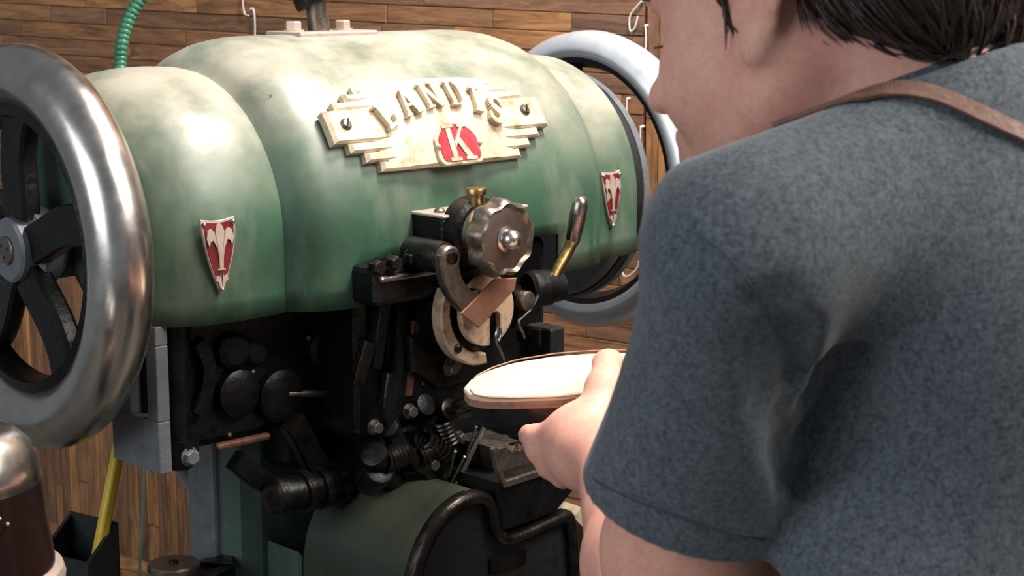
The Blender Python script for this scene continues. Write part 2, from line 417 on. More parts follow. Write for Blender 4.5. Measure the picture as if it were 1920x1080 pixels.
# --- surface mapping for the things fixed to the hood
def onhood(r):
    def f(s, t, h):
        if t < 0: return (s, r+h, t)
        return (s, (r+h)*math.cos(t/r), (r+h)*math.sin(t/r))
    return f
def rect(x0, x1, y0, y1): return [(x0,y0),(x1,y0),(x1,y1),(x0,y1)]
HC = onhood(.2005); T0 = .1165; S0 = .394
# nameplate: stacked bars stepping out to the wings
b = mb()
bars = [(-.018, .018, .152, .0115)] + [(-.018-.0105*(k+1), -.018-.0105*k, .152-.0175*(k+1), .0105-.0008*k) for k in range(3)] + [(.018+.0098*k, .018+.0098*(k+1), .152-.0185*(k+1), .0105-.0008*k) for k in range(3)]
for t0, t1, w, h in bars:
    tm = (t0+t1)/2; sl = -.1*w
    # each bar runs the whole width, split so that it bends with the hood
    segs = 6 if t1-t0 > .02 else 2
    for q in range(segs):
        ta = t0+(t1-t0)*q/segs; tb = t0+(t1-t0)*(q+1)/segs
        e0 = .0022 if q == 0 else 0; e1 = .0022 if q == segs-1 else 0
        fn = lambda s, t, hh: HC(S0+s, T0+t, hh)
        vs = [fn(-w, ta, 0), fn(w, ta, 0), fn(w, tb, 0), fn(-w, tb, 0), fn(-w, ta, h-.003), fn(w, ta, h-.003), fn(w, tb, h-.003), fn(-w, tb, h-.003),
              fn(-w+.004, ta+e0, h), fn(w-.004, ta+e0, h), fn(w-.004, tb-e1, h), fn(-w+.004, tb-e1, h)]
        b.add(vs, [(8,9,10,11),(4,5,9,8),(5,6,10,9),(6,7,11,10),(7,4,8,11),(0,1,5,4),(1,2,6,5),(2,3,7,6),(3,0,4,7)])
# smooth raised field in the middle
N = 18; fld = []
def field(u):   # half width of the raised field at height t
    return .074 + .034*math.cos(u*PI/2)
K = 12
for i in range(K+1):
    t = -.0475 + .095*i/K; w = .082 + .026*math.cos((t/.0475)*PI/2); fld.append((t, w))
vs = []; 
for t, w in fld: vs += [HC(S0-w, T0+t, .0078), HC(S0-w+.03, T0+t, .0119), HC(S0, T0+t, .0130), HC(S0+w-.03, T0+t, .0119), HC(S0+w, T0+t, .0078)]
fs = [(i*5+j, i*5+j+1, i*5+5+j+1, i*5+5+j) for i in range(K) for j in range(4)]
fs += [(0,1,2,3,4), tuple(K*5+j for j in (4,3,2,1,0))]
b.add(vs, fs, True)
plate = part('nameplate', b, 'cream_metal')
# raised serif letters on an arc
def serif(ch):
    R = rect; L = []
    if ch == 'L': L = [R(.09,.31,0,1), R(0,.40,.91,1), R(0,.75,0,.13), [(.75,0),(.75,.36),(.66,.36),(.56,.13),(.56,0)]]
    if ch == 'A': L = [[(.03,0),(.18,0),(.49,.9),(.38,1)], [(.38,1),(.54,1),(.92,0),(.66,0)], R(.22,.7,.32,.42), R(-.04,.27,0,.07), R(.6,.98,0,.07)]
    if ch == 'N': L = [R(.08,.24,0,1), R(.68,.84,0,1), [(.04,1),(.30,1),(.84,0),(.64,0)], R(0,.33,0,.07), R(0,.26,.93,1), R(.58,.94,.93,1)]
    if ch == 'I': L = [R(.12,.32,0,1), R(0,.44,0,.08), R(0,.44,.92,1)]
    if ch == 'D':
        L = [R(.08,.27,0,1), R(0,.3,0,.08), R(0,.3,.92,1)]
        for i in range(10):
            t0, t1 = PI/2-PI*i/10, PI/2-PI*(i+1)/10
            w0 = .07+.13*math.cos(t0)**2; w1 = .07+.13*math.cos(t1)**2
            o = lambda t, k: (.28+(.52-k)*math.cos(t), .5+(.5-k*.55)*math.sin(t))
            L.append([o(t0,0), o(t1,0), o(t1,w1), o(t0,w0)])
    if ch == 'S':
        pts = spline([(.62,.80,0),(.48,.96,0),(.28,.97,0),(.12,.83,0),(.16,.64,0),(.40,.50,0),(.60,.36,0),(.60,.14,0),(.40,.03,0),(.20,.04,0),(.06,.22,0)], 4)
        for i in range(len(pts)-1):
            p, q = pts[i][:2], pts[i+1][:2]; d = q-p; d /= np.hypot(*d); nn = np.array([-d[1], d[0]]); w = .075 + .05*math.sin(PI*i/len(pts))
            L.append([tuple(p+nn*w), tuple(q+nn*w), tuple(q-nn*w), tuple(p-nn*w)])
        L += [R(.58,.68,.68,.97), R(.0,.10,.05,.34)]
    if ch == 'K': L = [R(.12,.32,0,1), R(0,.44,0,.09), R(0,.44,.91,1), [(.32,.36),(.32,.5),(.72,.95),(.84,.95)], [(.42,.52),(.55,.66),(.96,.05),(.72,.05)], R(.6,.96,.91,1), R(.62,1.06,0,.09)]
    return L
def letter(name, ch, s, t, size, rot, h0, h1, mat, parent, wid=.8, fn=None):
    b = mb(); c, sn = math.cos(rot), math.sin(rot); ww = {'L':.75,'A':.94,'N':.94,'D':.8,'I':.44,'S':.68,'K':1.0}[ch]
    def put(u, v, h):
        x = (u-ww/2)*size*wid; y = (v-.5)*size
        return (fn or HC)(s + x*c - y*sn, t + x*sn + y*c, h)
    for poly in serif(ch): b.prism(poly, put, h0, h1, 0)
    return part(name, b, mat, parent, auto=False)
def hood_st(px, py, r):
    o, d = rl(px, py); A = d[1]**2+d[2]**2; B = o[1]*d[1]+o[2]*d[2]; Cc = o[1]**2+o[2]**2-r*r
    t = (-B-math.sqrt(B*B-A*Cc))/A; p = o+d*t; return p[0], math.atan2(p[2], p[1])*.2005
for ch, px, py, rot in (('L',722,217,.42),('A',762,194,.22),('N',805,181,.08),('D',850,178,-.06),('I',890,189,-.20),('S',926,207,-.36)):
    s, t = hood_st(px, py, .2147)
    letter('letter', ch, s, t, .0290, rot, .009, .0190, 'cream_metal', plate, .90)
for px, py in ((650, 232), (985, 205)):
    s, t = hood_st(px, py, .2135); p = np.array(HC(s, t, .0105)); nr = np.array(HC(s, t, .03)) - p
    b = mb().lathe(p, nr, [(0,.0068),(.002,.0066),(.0042,.0045),(.005,0)], 16)
    sc_ = part('screw', b, 'dull_steel', plate)
    part('screw_slot', mb().prism(rect(-.0055,.0055,-.0009,.0009), lambda u, v, h: HC(s+u*.5-v*.8, t+u*.8+v*.5, h), .0145, .0158), 'black_iron', plate)
# red K badge: arched top, flat bottom with round corners
s, t = hood_st(857, 266, .2150)
def badge(sc_): 
    pts = []
    for i in range(13): a_ = PI*.12 + PI*.76*i/12; pts.append((.0335*math.cos(a_)*sc_, (-.006+.0272*math.sin(a_))*sc_))
    for i in range(5): a_ = PI + PI/2*i/4; pts.append(((-.0235+.0085*math.cos(a_))*sc_, (-.0145+.0085*math.sin(a_))*sc_))
    for i in range(5): a_ = 1.5*PI + PI/2*i/4; pts.append(((.0235+.0085*math.cos(a_))*sc_, (-.0145+.0085*math.sin(a_))*sc_))
    return pts
bfn = lambda u, v, h: HC(s+u, t+v, h)
bdg = part('monogram_badge', mb().prism(badge(1.0), bfn, .010, .0165, .0008), 'cream_metal')
part('enamel_field', mb().prism(badge(.86), bfn, .0155, .0170), 'red_enamel', bdg)
letter('letter', 'K', s, t-.001, .037, 0, .0165, .0182, 'cream_metal', bdg, .95)
for u in (-.0295, .0295): part('rivet', mb().sphere(bfn(u, -.004, .0168), .0028, 10), 'pale_metal', bdg)
# shields with a fleur-de-lis
def shield(name, sc0, tt, tb, hw, r, lab):
    f = onhood(r); h = tt-tb
    def outline(k, ins=0.0):
        pts = []
        for i in range(9): u = -1+2*i/8; pts.append((u*(hw-ins), tt-ins-.035*h*(1-u*u)))
        for i in range(1, 12):
            v = i/12; pts.append(((hw-ins)*(1-v**1.9)*(1 if v<1 else 0), tt-ins-(h-2.2*ins)*v))
        pts.append((0, tb+ins*1.5))
        for i in range(11, 0, -1):
            v = i/12; pts.append((-(hw-ins)*(1-v**1.9), tt-ins-(h-2.2*ins)*v))
        return [(sc0+p[0], p[1]) for p in pts]
    o = part(name, mb().prism(outline(1)[::-1], f, .0005, .0035, .0006), 'pale_metal'); o['label'] = lab
    part('enamel_field', mb().prism(outline(1, .0026)[::-1], f, .003, .0039), 'dark_red_enamel', o)
    b = mb(); H0, H1 = .0036, .0050
    def pl(pts): b.prism([(sc0+x*hw, tb+h*y) for x, y in pts], f, H0, H1)
    pl([(-.10,.33),(.10,.33),(.14,.55),(.22,.72),(.26,.82),(.16,.9),(0,.94),(-.16,.9),(-.26,.82),(-.22,.72),(-.14,.55)])
    for sg in (-1, 1):
        pl([(sg*x, y) for x, y in [(.10,.45),(.22,.62),(.42,.72),(.58,.70),(.66,.64),(.78,.74),(.70,.84),(.50,.87),(.32,.82),(.16,.66)]][::sg])
        pl([(sg*x, y) for x, y in [(.06,.30),(.10,.24),(.32,.26),(.36,.20),(.20,.17),(.12,.10),(.0,.06)]][::sg])
    pl([(-.22,.325),(.22,.325),(.22,.345),(-.22,.345)])
    part('fleur_de_lis', b, 'pale_metal', o)
    for u, v in ((-.84, .93), (.84, .93), (0, .075)):
        part('rivet', mb().sphere(f(sc0+u*hw, tb+h*v, .0042), .0026, 10), 'polished_steel', o)
shield('shield_badge', .1075, .0365, -.0375, .0198, .1722, 'dark red shield badge with pale fleur-de-lis on the near end of the hood')
shield('shield_badge', .6700, .0365, -.033, .0165, .1672, 'dark red shield badge with pale fleur-de-lis on the far end of the hood')
# --- near hand wheel
wh = empty('handwheel', (0, 0, 0)); wh.parent = mroot
wc = np.array([0, 0, 0.0]); R, r = .1705, .0305
b = mb(); prof_t = [(r*1.0*math.sin(2*PI*i/24), R + r*math.cos(2*PI*i/24)) for i in range(25)]
part('rim', b.lathe(wc, UA, prof_t, 96), 'polished_steel', wh)
b = mb().lathe(wc, UA, [(-.012,.1435),(-.016,.132),(-.006,.128),(.014,.130),(.016,.1435)], 64); part('rim_flange', b, 'black_iron', wh)
for k in range(5):
    th = math.radians(-58 + 72*k); pts = []
    for u in (0, .2, .4, .6, .8, 1.0):
        rr = .03 + .108*u; t2 = th + .18*math.sin(u*PI)*.6; pts.append((-.004*(1-u), rr*math.cos(t2), rr*math.sin(t2)))
    b = mb().tube(spline(pts, 3), 1, flat=(.040, .020, UA)); part('spoke', b, 'black_iron', wh)
hb = part('hub', mb().lathe((-.022,0,0), UA, [(0,0),(0,.029),(.003,.032),(.016,.033),(.02,.042),(.04,.040),(.05,.030),(.06,.02),(.06,0)], 40), 'grey_iron', wh)
part('hub_cap', mb().lathe((-.0245,0,0), UA, [(0,0),(0,.0135),(.001,.0145),(.004,.0145)], 32), 'dull_steel', wh)
for k in range(3): part('cap_hole', mb().cyl((-.0250, .007*math.cos(2.1*k+.4), .007*math.sin(2.1*k+.4)), (-.0235, .007*math.cos(2.1*k+.4), .007*math.sin(2.1*k+.4)), .0014, 8), 'black_iron', wh)
part('shaft', mb().cyl((-.01,0,0), (.84,0,0), .017, 20), 'steel')
# --- far flywheel with its pulley and belt groove
fw = empty('flywheel', (0, 0, 0)); fw.parent = mroot
FA = .806; fc = (FA, 0, 0); FS = .955
part('rim', mb().lathe(fc, UA, [(-.020,.160),(-.024,.166),(-.024,.173),(-.018,.185),(-.006,.192),(.010,.1935),(.022,.189),(.026,.181),(.026,.164),(.020,.160)], 96), 'silver_paint', fw)
part('belt_groove', mb().lathe(fc, UA, [(-.0195,.161),(-.018,.153),(.0,.146),(.018,.151),(.0195,.161)], 96), 'rubber', fw)
for k in range(4):
    th = math.radians(118 + 90*k) if False else math.radians([100, 168, 224, 258][k])
    part('spoke', mb().tube([(FA, rr*math.cos(th), rr*math.sin(th)) for rr in (.03, .06, .1, .150)], 1, flat=(.024, .014, UA)), 'black_iron', fw)
part('hub', mb().lathe((FA-.01,0,0), UA, [(0,0),(0,.03),(.004,.034),(.03,.034),(.036,.03),(.036,0)], 32), 'black_iron', fw)
part('pulley', mb().lathe((.730,0,0), UA, [(0,.03),(0,.138),(.004,.142),(.010,.142),(.012,.130),(.022,.130),(.024,.146),(.034,.146),(.036,.138),(.036,.03)], 72), 'grey_iron')
part('drive_belt', mb().lathe((.730,0,0), UA, [(.0105,.1295),(.0105,.1445),(.0235,.1445),(.0235,.1295),(.0105,.1295)], 72), 'rubber')
# --- mounting plate on top with two bolts and the thread post
def top(px, py, rr=.2005):   # highest line of the hood
    p = QA(px, py, 0); return p
b = mb(); tp = []
part('top_plate', mb().box((.322, -.035, .194), (.432, .03, .2035), .002), 'pale_metal')
for a_ in (.338, .407): part('bolt', mb().hexbolt((a_, -.004, .2035), ZC, .0092, .0110), 'pale_metal')
post = part('post', mb().lathe((.374, -.004, .20), (-.12, 0, 1), [(0,0),(0,.0125),(.008,.0125),(.06,.0095),(.34,.0085),(.34,0)], 20), 'dull_steel')
part('post_disc', mb().lathe((.367, -.004, .238), (-.30, -.35, 1), [(-.006,0),(-.006,.021),(-.003,.0225),(.006,.0225),(.012,.019),(.012,0)], 32), 'black_iron')

# --- sewing head in the notch of the hood
def frustum_poly(pix, b0, b1, bb, bev=0.0, ref=None):
    # outline given where it is seen on the plane b = ref, extruded between b0 and b1 along the front direction
    pts = [Q(x, y, b1 if ref is None else ref) for x, y in pix]; poly = [(p[0], p[2]) for p in pts]
    return bb.prism(poly, lambda u, v, h: (u, h, v), b0, b1, bev)
part('head_frame', mb().box((.268, .02, -.215), (.545, .185, -.024), .010), 'black_iron')
part('head_rail', mb().box((.250, .180, -.062), (.372, .236, -.022), .006), 'black_iron')
for px in (702, 735, 768): 
    p = Q(px, 500 - (px-702)*.25, .237); part('rail_screw', mb().hexbolt(p, NB, .0075, .010), 'oily_iron')
part('rail_gib', mb().box((.252, .236, -.036), (.335, .243, -.030), .002), 'steel')
# tension block with its bright top
part('tension_block', mb().box((.331, .19, -.034), (.452, .246, .021), .003), 'black_iron')
part('block_top', mb().box((.330, .188, .021), (.453, .248, .0245), .0015), 'pale_metal')
p = Q(818, 403, .22); part('block_screw', mb().lathe((p[0], .225, .0245), ZC, [(0,.006),(.002,.006),(.004,.004),(.004,0)], 14), 'dull_steel')
K0 = Q(957, 449, .318)
part('tension_barrel', mb().lathe((K0[0]+.012, .24, K0[2]), NB, [(0,0),(0,.036),(.02,.036),(.024,.031),(.045,.031),(.05,.026),(.07,.024),(.07,0)], 32), 'black_iron')
part('barrel_collar', mb().lathe((K0[0], .278, K0[2]), NB, [(0,0),(0,.030),(.003,.032),(.012,.032),(.014,.029),(.02,.02),(.02,0)], 32), 'steel')
knob = part('tension_knob', mb().lathe((K0[0], .291, K0[2]), NB, [(0,.02),(0,.0345),(.004,.0385),(.018,.0385),(.0235,.0365),(.0250,.0345),(.0235,.0330),(.0215,.0310),(.0205,.012),(.0205,0)], 96, mod=lambda t, h: 1 + (.060*math.cos(9*t) if 0 < h < .0235 else .045*math.cos(9*t) if h > .0238 else .02*math.cos(9*t))), 'dull_steel')
part('knob_face', mb().lathe((K0[0], .3105, K0[2]), NB, [(0,0),(0,.0318),(.0018,.0318),(.0022,.0312),(.0022,0)], 48), 'knob_bronze', knob)
part('knob_dome', mb().lathe((K0[0], .311, K0[2]), NB, [(0,.0135),(.003,.0135),(.004,.0105),(.010,.0105),(.014,.009),(.0175,.005),(.0185,0)], 28), 'polished_steel', knob)
p = Q(893, 392, .262)
oc = part('oil_cup', mb().lathe((p[0], .262, .020), ZC, [(0,0),(0,.0085),(.004,.0085),(.004,.007),(.024,.0078),(.025,.0105),(.030,.0108),(.0315,.0100),(.0315,0)], 24), 'brass')
part('cup_screw', mb().cyl((p[0]+.001, .268, .027), (p[0]+.001, .274, .027), .004, 12), 'brass', oc)
# presser arm: boss, curved arm, and the flat blade
A0 = Q(836, 484, .278)
part('arm_boss', mb().cyl((A0[0], .225, A0[2]), (A0[0], .276, A0[2]), .0165, 24), 'black_iron')
b = mb(); pts = [Q(x, y, .280) for x, y in ((835,474),(838,500),(846,532),(866,560),(893,572),(914,575))]
b.tube(spline(pts, 4), 1, flat=(.0235, .012, NB)); b.lathe((A0[0], .273, A0[2]), NB, [(0,0),(0,.0135),(.011,.0135),(.0135,.011),(.0135,0)], 24)
arm = part('presser_arm', b, 'dull_steel')
part('arm_screw', mb().lathe((A0[0], .2865, A0[2]+.001), NB, [(0,.0065),(.003,.006),(.004,0)], 16), 'oily_iron', arm)
part('arm_collar', mb().cyl(tuple(Q(880, 553, .27)), tuple(Q(880, 553, .27) + np.array([.0, .0125, 0])), .0075, 18), 'steel', arm)
# slotted needle plate with blade lying over it
D0 = Q(914, 582, .262)
def disc_poly():
    pts = []
    R_ = .0375
    sl = .0075; sx = .0105     # slot centre offset, slot half width
    a0 = math.asin((sx+sl)/R_); a1 = math.asin((sx-sl)/R_)
    # outline runs from right edge of the slot round to the left edge
    st, en = -PI/2 + a0, -PI/2 + a1 + 2*PI
    for i in range(49):
        t = st + (en-st)*i/48; pts.append((R_*math.cos(t), R_*math.sin(t)))
    top_ = -.010
    for i in range(9):
        t = PI - PI*i/8; pts.append((sx + sl*math.cos(t), top_ + sl*math.sin(t)))
    return pts
part('needle_plate', mb().prism(disc_poly(), lambda u, v, h: (D0[0]+u, h, D0[2]+v), .256, .2635, .001), 'warm_steel')
part('plate_backing', mb().lathe((D0[0], .20, D0[2]), NB, [(0,0),(0,.049),(.04,.049),(.044,.045),(.046,.038),(.046,0)], 40), 'black_iron')
frustum_poly([(864,588),(930,523),(970,521),(966,543),(899,615)], .2845, .2875, (bl := mb()), .0008)
part('presser_blade', bl, 'copper_steel')
# crescent guard around the plate
b = mb(); cres = []
for i in range(25):
    t = math.radians(150 + 128*i/24); cres.append((.058*math.cos(t), .058*math.sin(t)))
for i in range(25):
    t = math.radians(278 - 128*i/24); rr = .0465 - .004*math.sin(PI*i/24); cres.append((rr*math.cos(t), rr*math.sin(t)))
b.prism(cres, lambda u, v, h: (D0[0]+.002+u, h, D0[2]-.002+v), .238, .252, .002)
cg = part('crescent_guard', b, 'warm_steel')
p = Q(859, 653, .253); part('guard_screw', mb().lathe(p, NB, [(0,.005),(.0015,.005),(.003,.003),(.003,0)], 14), 'oily_iron', cg)
# needle bar loop and side links
nl = [Q(x, y, .272) for x, y in ((935,612),(930,628),(934,640),(939,628),(936,614),(931,640),(938,656),(946,676))]
part('needle_loop', mb().tube(spline(nl, 4), .0016, 6), 'polished_steel')
part('side_link', mb().tube([Q(x, y, .25) for x, y in ((964,540),(972,560),(975,600),(968,620))], 1, flat=(.013, .010, NB)), 'oily_iron')
part('side_pin', mb().cyl(Q(977,562,.252), Q(977,562,.252)+np.array([0,.012,0]), .0105, 18), 'dull_steel')
part('side_spring_wire', mb().tube(spline([Q(x, y, .255) for x, y in ((1008,556),(996,578),(982,592),(972,604),(980,622),(984,634))], 4), .0018, 8), 'steel')
part('side_catch', mb().box(Q(968,640,.24)-np.array([0,.0,0]), Q(992,612,.258)+np.array([0,.018,0]), .002), 'oily_iron')
part('throat_block', mb().box(Q(985,668,.19), Q(1012,602,.19)+np.array([.0,.04,0]), .003), 'rubber')
# hand lever on the right of the head
B0 = Q(1003, 540, .235)
lev = part('hand_lever', mb().tube(spline([B0+np.array([.004,.012,.004])] + [Q(x, y, .248) for x, y in ((1028,536),(1048,500),(1066,468),(1075,446))], 5), [.0068]*21 if False else .0068, 14), 'brass')
part('lever_boss', mb().lathe(B0-np.array([.012,0,0]), (1,.25,0), [(0,0),(0,.017),(.004,.020),(.026,.020),(.030,.018),(.042,.0165),(.042,0)], 28), 'black_iron')
g0, g1 = Q(1074, 452, .248), Q(1091, 366, .256); dd = (g1-g0)/np.linalg.norm(g1-g0); LG = float(np.linalg.norm(g1-g0))
part('lever_grip', mb().lathe(g0-dd*.004, dd, [(0,0),(0,.0062),(.006,.0080),(.018,.0088),(LG*.6,.0096),(LG-.006,.0090),(LG,.007),(LG+.003,.0035),(LG+.0035,0)], 20), 'steel', lev)
# lower head: throat casting, levers, bars behind and beside the horn
part('throat_casting', mb().box((.300, .10, -.20), (.46, .205, -.09), .012), 'black_iron')
part('cam_plate', mb().prism([(p[0], p[2]) for p in [Q(x, y, .215) for x, y in ((770,630),(850,620),(905,670),(880,715),(820,730),(775,700))]], lambda u, v, h: (u, h, v), .195, .215, .003), 'oily_iron')
part('cam_bolt', mb().hexbolt(Q(846, 683, .215), NB, .008, .010), 'dull_steel')
for (x0, y0, x1, y1, w, mt) in ((752,560,738,730,.012,'oily_iron'),(775,600,760,740,.010,'rust'),(720,560,700,690,.013,'black_iron'),(795,640,790,720,.010,'dull_steel'),(690,640,668,718,.014,'oily_iron')):
    part('feed_bar', mb().tube([Q(x0,y0,.20), Q(x1,y1,.20)], 1, flat=(w, .012, NB)), mt)
part('horn_shaft', mb().cyl(Q(845,768,.225), Q(888,748,.262), .0075, 18), 'steel')
part('horn_collar', mb().cyl(Q(820,778,.205), Q(846,767,.226), .0125, 20), 'oily_iron')
def coil(p, q, r, turns, wire):
    p = np.array(p); q = np.array(q); d = (q-p); L_ = np.linalg.norm(d); d /= L_; e1 = np.cross(d, NB); e1 /= np.linalg.norm(e1); e2 = np.cross(d, e1); N_ = int(turns*12)
    return [p + d*L_*i/N_ + (e1*math.cos(2*PI*i/12)+e2*math.sin(2*PI*i/12))*r for i in range(N_+1)]
for x0, y0, x1, y1, r_ in ((790,822,838,852,.010),(782,858,812,842,.009),(826,786,842,830,.010),(716,864,756,850,.012)):
    part('spring', mb().tube(coil(Q(x0,y0,.225), Q(x1,y1,.225), r_, 6, .0022), .0024, 6), 'oily_iron')
for x0, y0, x1, y1, r_, mt in ((835,835,870,838,.013,'black_iron'),(736,905,700,850,.014,'black_iron'),(745,838,728,800,.010,'oily_iron'),(812,888,850,895,.014,'black_iron'),(770,770,800,758,.012,'black_iron'),(690,905,712,880,.016,'black_iron')):
    part('link_pin', mb().cyl(Q(x0,y0,.20), Q(x1,y1,.225), r_, 18), mt)
for px, py in ((765,770),(738,862),(858,820),(806,870),(842,690),(700,800)):
    part('link_bolt', mb().hexbolt(Q(px, py, .222), NB, .0065, .010), 'dull_steel')
part('link_lever', mb().tube(spline([Q(x, y, .226) for x, y in ((762,842),(780,870),(800,882),(806,900))], 4), 1, flat=(.013, .008, NB)), 'oily_iron')
part('link_lever', mb().tube(spline([Q(x, y, .222) for x, y in ((735,700),(728,760),(738,815),(760,850))], 4), 1, flat=(.018, .010, NB)), 'black_iron')
for x0, y0, x1, y1, r_ in ((914,786,856,908,.0032),(893,800,866,880,.0016),(854,846,843,892,.0016),(871,856,846,906,.0014)):
    part('thread_rod', mb().tube([Q(x0,y0,.262), Q(x1,y1,.235)], r_, 8), 'steel')
part('lower_housing', mb().box((.30, .03, -.31), (.50, .19, -.20), .012), 'black_iron')
part('awl_bracket', mb().tube(spline([Q(x, y, .23) for x, y in ((905,820),(900,860),(898,905),(905,935))], 4), 1, flat=(.018, .012, NB)), 'dull_steel')
# work table with leather dust on the right of the horn
p = [Q(x, y, .285) for x, y in ((915,832),(938,905),(945,915),(1075,872),(1075,835))]
tbl = part('work_table', mb().prism([(q[0], q[2]) for q in [Q(x, y, .300) for x, y in ((932,905),(1090,858),(1090,905),(1045,960),(940,1000))]], lambda u, v, h: (u, h, v), .17, .300, .003), 'black_iron')
part('table_edge', mb().tube([Q(x, y, .302) for x, y in ((925,840),(933,880),(944,908),(1000,890),(1090,860))], 1, flat=(.007, .006, NB)), 'dull_steel')
part('table_gutter', mb().prism([(q[0], q[2]) for q in [Q(x, y, .27) for x, y in ((918,838),(935,885),(1080,845),(1080,815),(960,835))]], lambda u, v, h: (u, h, v), .20, .275, .002), 'dull_steel')
rs = random.Random(3); b = mb()
for i in range(160):
    q = Q(945+rs.random()*90, 848-rs.random()*14+0, .272+rs.random()*.012); s_ = .0012+rs.random()*.0018; w_ = np.array([rs.uniform(-1,1) for _ in range(3)])*s_
    b.add([q+w_, q+np.array([s_,0,.0]), q+np.array([0,s_,s_]), q-w_*.6], [(0,1,2),(0,2,3),(0,1,3),(1,2,3)])
tag(part('leather_shavings', b, 'shavings', auto=False), kind='stuff')
part('gauge_stop', mb().box(Q(950,822,.262), Q(985,790,.262)+np.array([0,.02,0]), .003), 'black_iron')
part('gauge_screw', mb().cyl(Q(966,802,.284), Q(966,802,.296), .0075, 16), 'steel')
# --- bed casting below the hood, open end plate coloured grey for light from the left
part('bed_casting', mb().box((.062, .045, -.205), (.300, .118, -.064), .010), 'black_iron')
b = mb(); yb0, yb1 = -.030, .142
for lo, hi in (((.050,.062,-.212),(.064,.146,-.160)), ((.050,.072,-.085),(.064,.146,-.066)), ((.050,.128,-.16),(.064,.146,-.085)), ((.050,.072,-.16),(.064,.098,-.085))): b.box(lo, hi, .0012)
part('end_plate', b, 'grey_iron')
part('corner_post', mb().lathe((.084, .128, -.215), ZC, [(0,0),(0,.012),(.006,.019),(.03,.020),(.03,.013),(.11,.013),(.15,.016),(.15,0)], 20), 'black_iron')
part('corner_bolt', mb().hexbolt((.084, .146, -.200), NB, .008, .008), 'grey_iron')
for px, py, r_ in ((430,655,.02),(470,660,.014),(520,740,.03),(440,735,.026),(600,650,.022)):
    p = Q(px, py, .118); part('cast_boss', mb().lathe(p, NB, [(-.01,r_),(.010,r_*.95),(.014,r_*.7),(.014,0)], 24), 'black_iron')
part('cast_rib', mb().tube(spline([Q(x, y, .122) for x, y in ((368,640),(385,680),(382,730),(366,775))], 4), 1, flat=(.016, .014, NB)), 'black_iron')
part('cast_rib', mb().tube(spline([Q(x, y, .122) for x, y in ((330,650),(325,700),(332,745),(345,785))], 4), 1, flat=(.014, .014, NB)), 'oily_iron')
part('cross_shaft', mb().cyl(Q(538,738,.128), Q(636,738,.128), .0045, 12), 'dull_steel')
for px, py in ((460,745),(463,762),(474,697),(428,650),(578,634),(430,815)): part('cast_screw', mb().sphere(Q(px, py, .125), .0032, 8), 'dull_steel')
part('rusty_bar', mb().box(Q(400,845,.12), Q(500,808,.12)+np.array([0,.008,0]), .003), 'rust')
part('lever_arm', mb().tube(spline([Q(x, y, .14) for x, y in ((548,790),(570,830),(590,870),(612,905))], 4), 1, flat=(.026, .016, NB)), 'oily_iron')
part('lever_arm', mb().tube(spline([Q(x, y, .13) for x, y in ((440,862),(480,895),(515,912))], 4), 1, flat=(.022, .014, NB)), 'black_iron')
sb = part('rocker_shaft', mb().cyl(Q(516,930,.155), Q(660,905,.155), .0185, 24), 'black_iron')
part('rocker_cap', mb().lathe(Q(516,930,.155)-np.array([.006,0,0]), UA, [(0,0),(0,.006),(.001,.013),(.004,.0195),(.012,.0195),(.012,.01)], 24), 'oily_iron', sb)
for px in (560, 592, 625): part('shaft_collar', mb().lathe(Q(px,930-(px-516)*.17,.155), UA, [(0,.015),(0,.0225),(.009,.0225),(.009,.015)], 24), 'oily_iron', sb)
part('frame_web', mb().box((.24, -.08, -.26), (.40, .10, -.18), .012), 'black_iron')
# --- column, foot, waste pipe
b = mb().box((.205, -.045, -1.235), (.47, .055, -.19), .03)
part('column', b, 'column_green')
part('column_flange', mb().box((.197, -.030, -1.2), (.209, .020, -.19), .004), 'grey_iron')  # grey colour stands for side light on the column's left face
part('column_foot', mb().box((.15, -.20, -AXH), (.60, .22, -1.19), .03), 'dark_green_enamel')
part('waste_pipe', mb().tube(spline([Q(x, y, -.085) for x, y in ((300,800),(330,858),(350,890),(378,932),(402,972),(440,1030))], 5), .0090, 14), 'grey_pipe')
# --- round guard housing at the lower right of the head
FB, BB = .300, .125           # front and back planes
def drum_outline(ins=0.0):
    # arched top, dips on the right to a lower shelf; given where its front edge is seen
    pix = [(772,1130),(778,1080),(790,1040),(808,1000),(835,962),(868,935),(900,925),(922,930),(934,950),(940,985),(948,1000),(965,1003),(1010,985),(1060,962),(1078,965),(1084,990),(1088,1040),(1090,1130)]
    pts = [Q(x, y, FB) for x, y in pix]; pl = [(p[0], p[2]) for p in pts]
    pl = [tuple(p) for p in spline([(x, y, 0) for x, y in pl], 3)]; pl = [(p[0], p[1]) for p in pl]
    xs = [p[0] for p in pl]; 
    pl = [(min(xs)-.002, -.62)] + pl + [(max(xs)+.004, -.62)]
    if ins:
        out = []
        for i, p in enumerate(pl):
            a_ = np.array(pl[max(i-1,0)]); c_ = np.array(pl[min(i+1,len(pl)-1)]); d = c_-a_; d /= np.hypot(*d); nn = np.array([d[1], -d[0]]); out.append(tuple(np.array(p)+nn*ins))
        return out
    return pl
fnb = lambda u, v, h: (u, h, v)
hs = part('guard_housing', mb().prism(drum_outline()[::-1], fnb, BB, FB-.012, 0), 'dark_green_enamel')
for f in hs.data.polygons: f.use_smooth = True
b = mb(); o1 = drum_outline(-.0015); o2 = drum_outline(.011); n_ = len(o1); vs = []
for h, ol in ((FB-.014, o1), (FB-.004, o1), (FB, drum_outline(.0015)), (FB+.0015, drum_outline(.005)), (FB, o2), (FB-.010, o2)): vs += [(p[0], h, p[1]) for p in ol]
b.add(vs, [(k*n_+i, k*n_+i+1, (k+1)*n_+i+1, (k+1)*n_+i) for k in range(5) for i in range(n_-1)], True)
part('housing_rim', b, 'oily_iron', hs, auto=False)
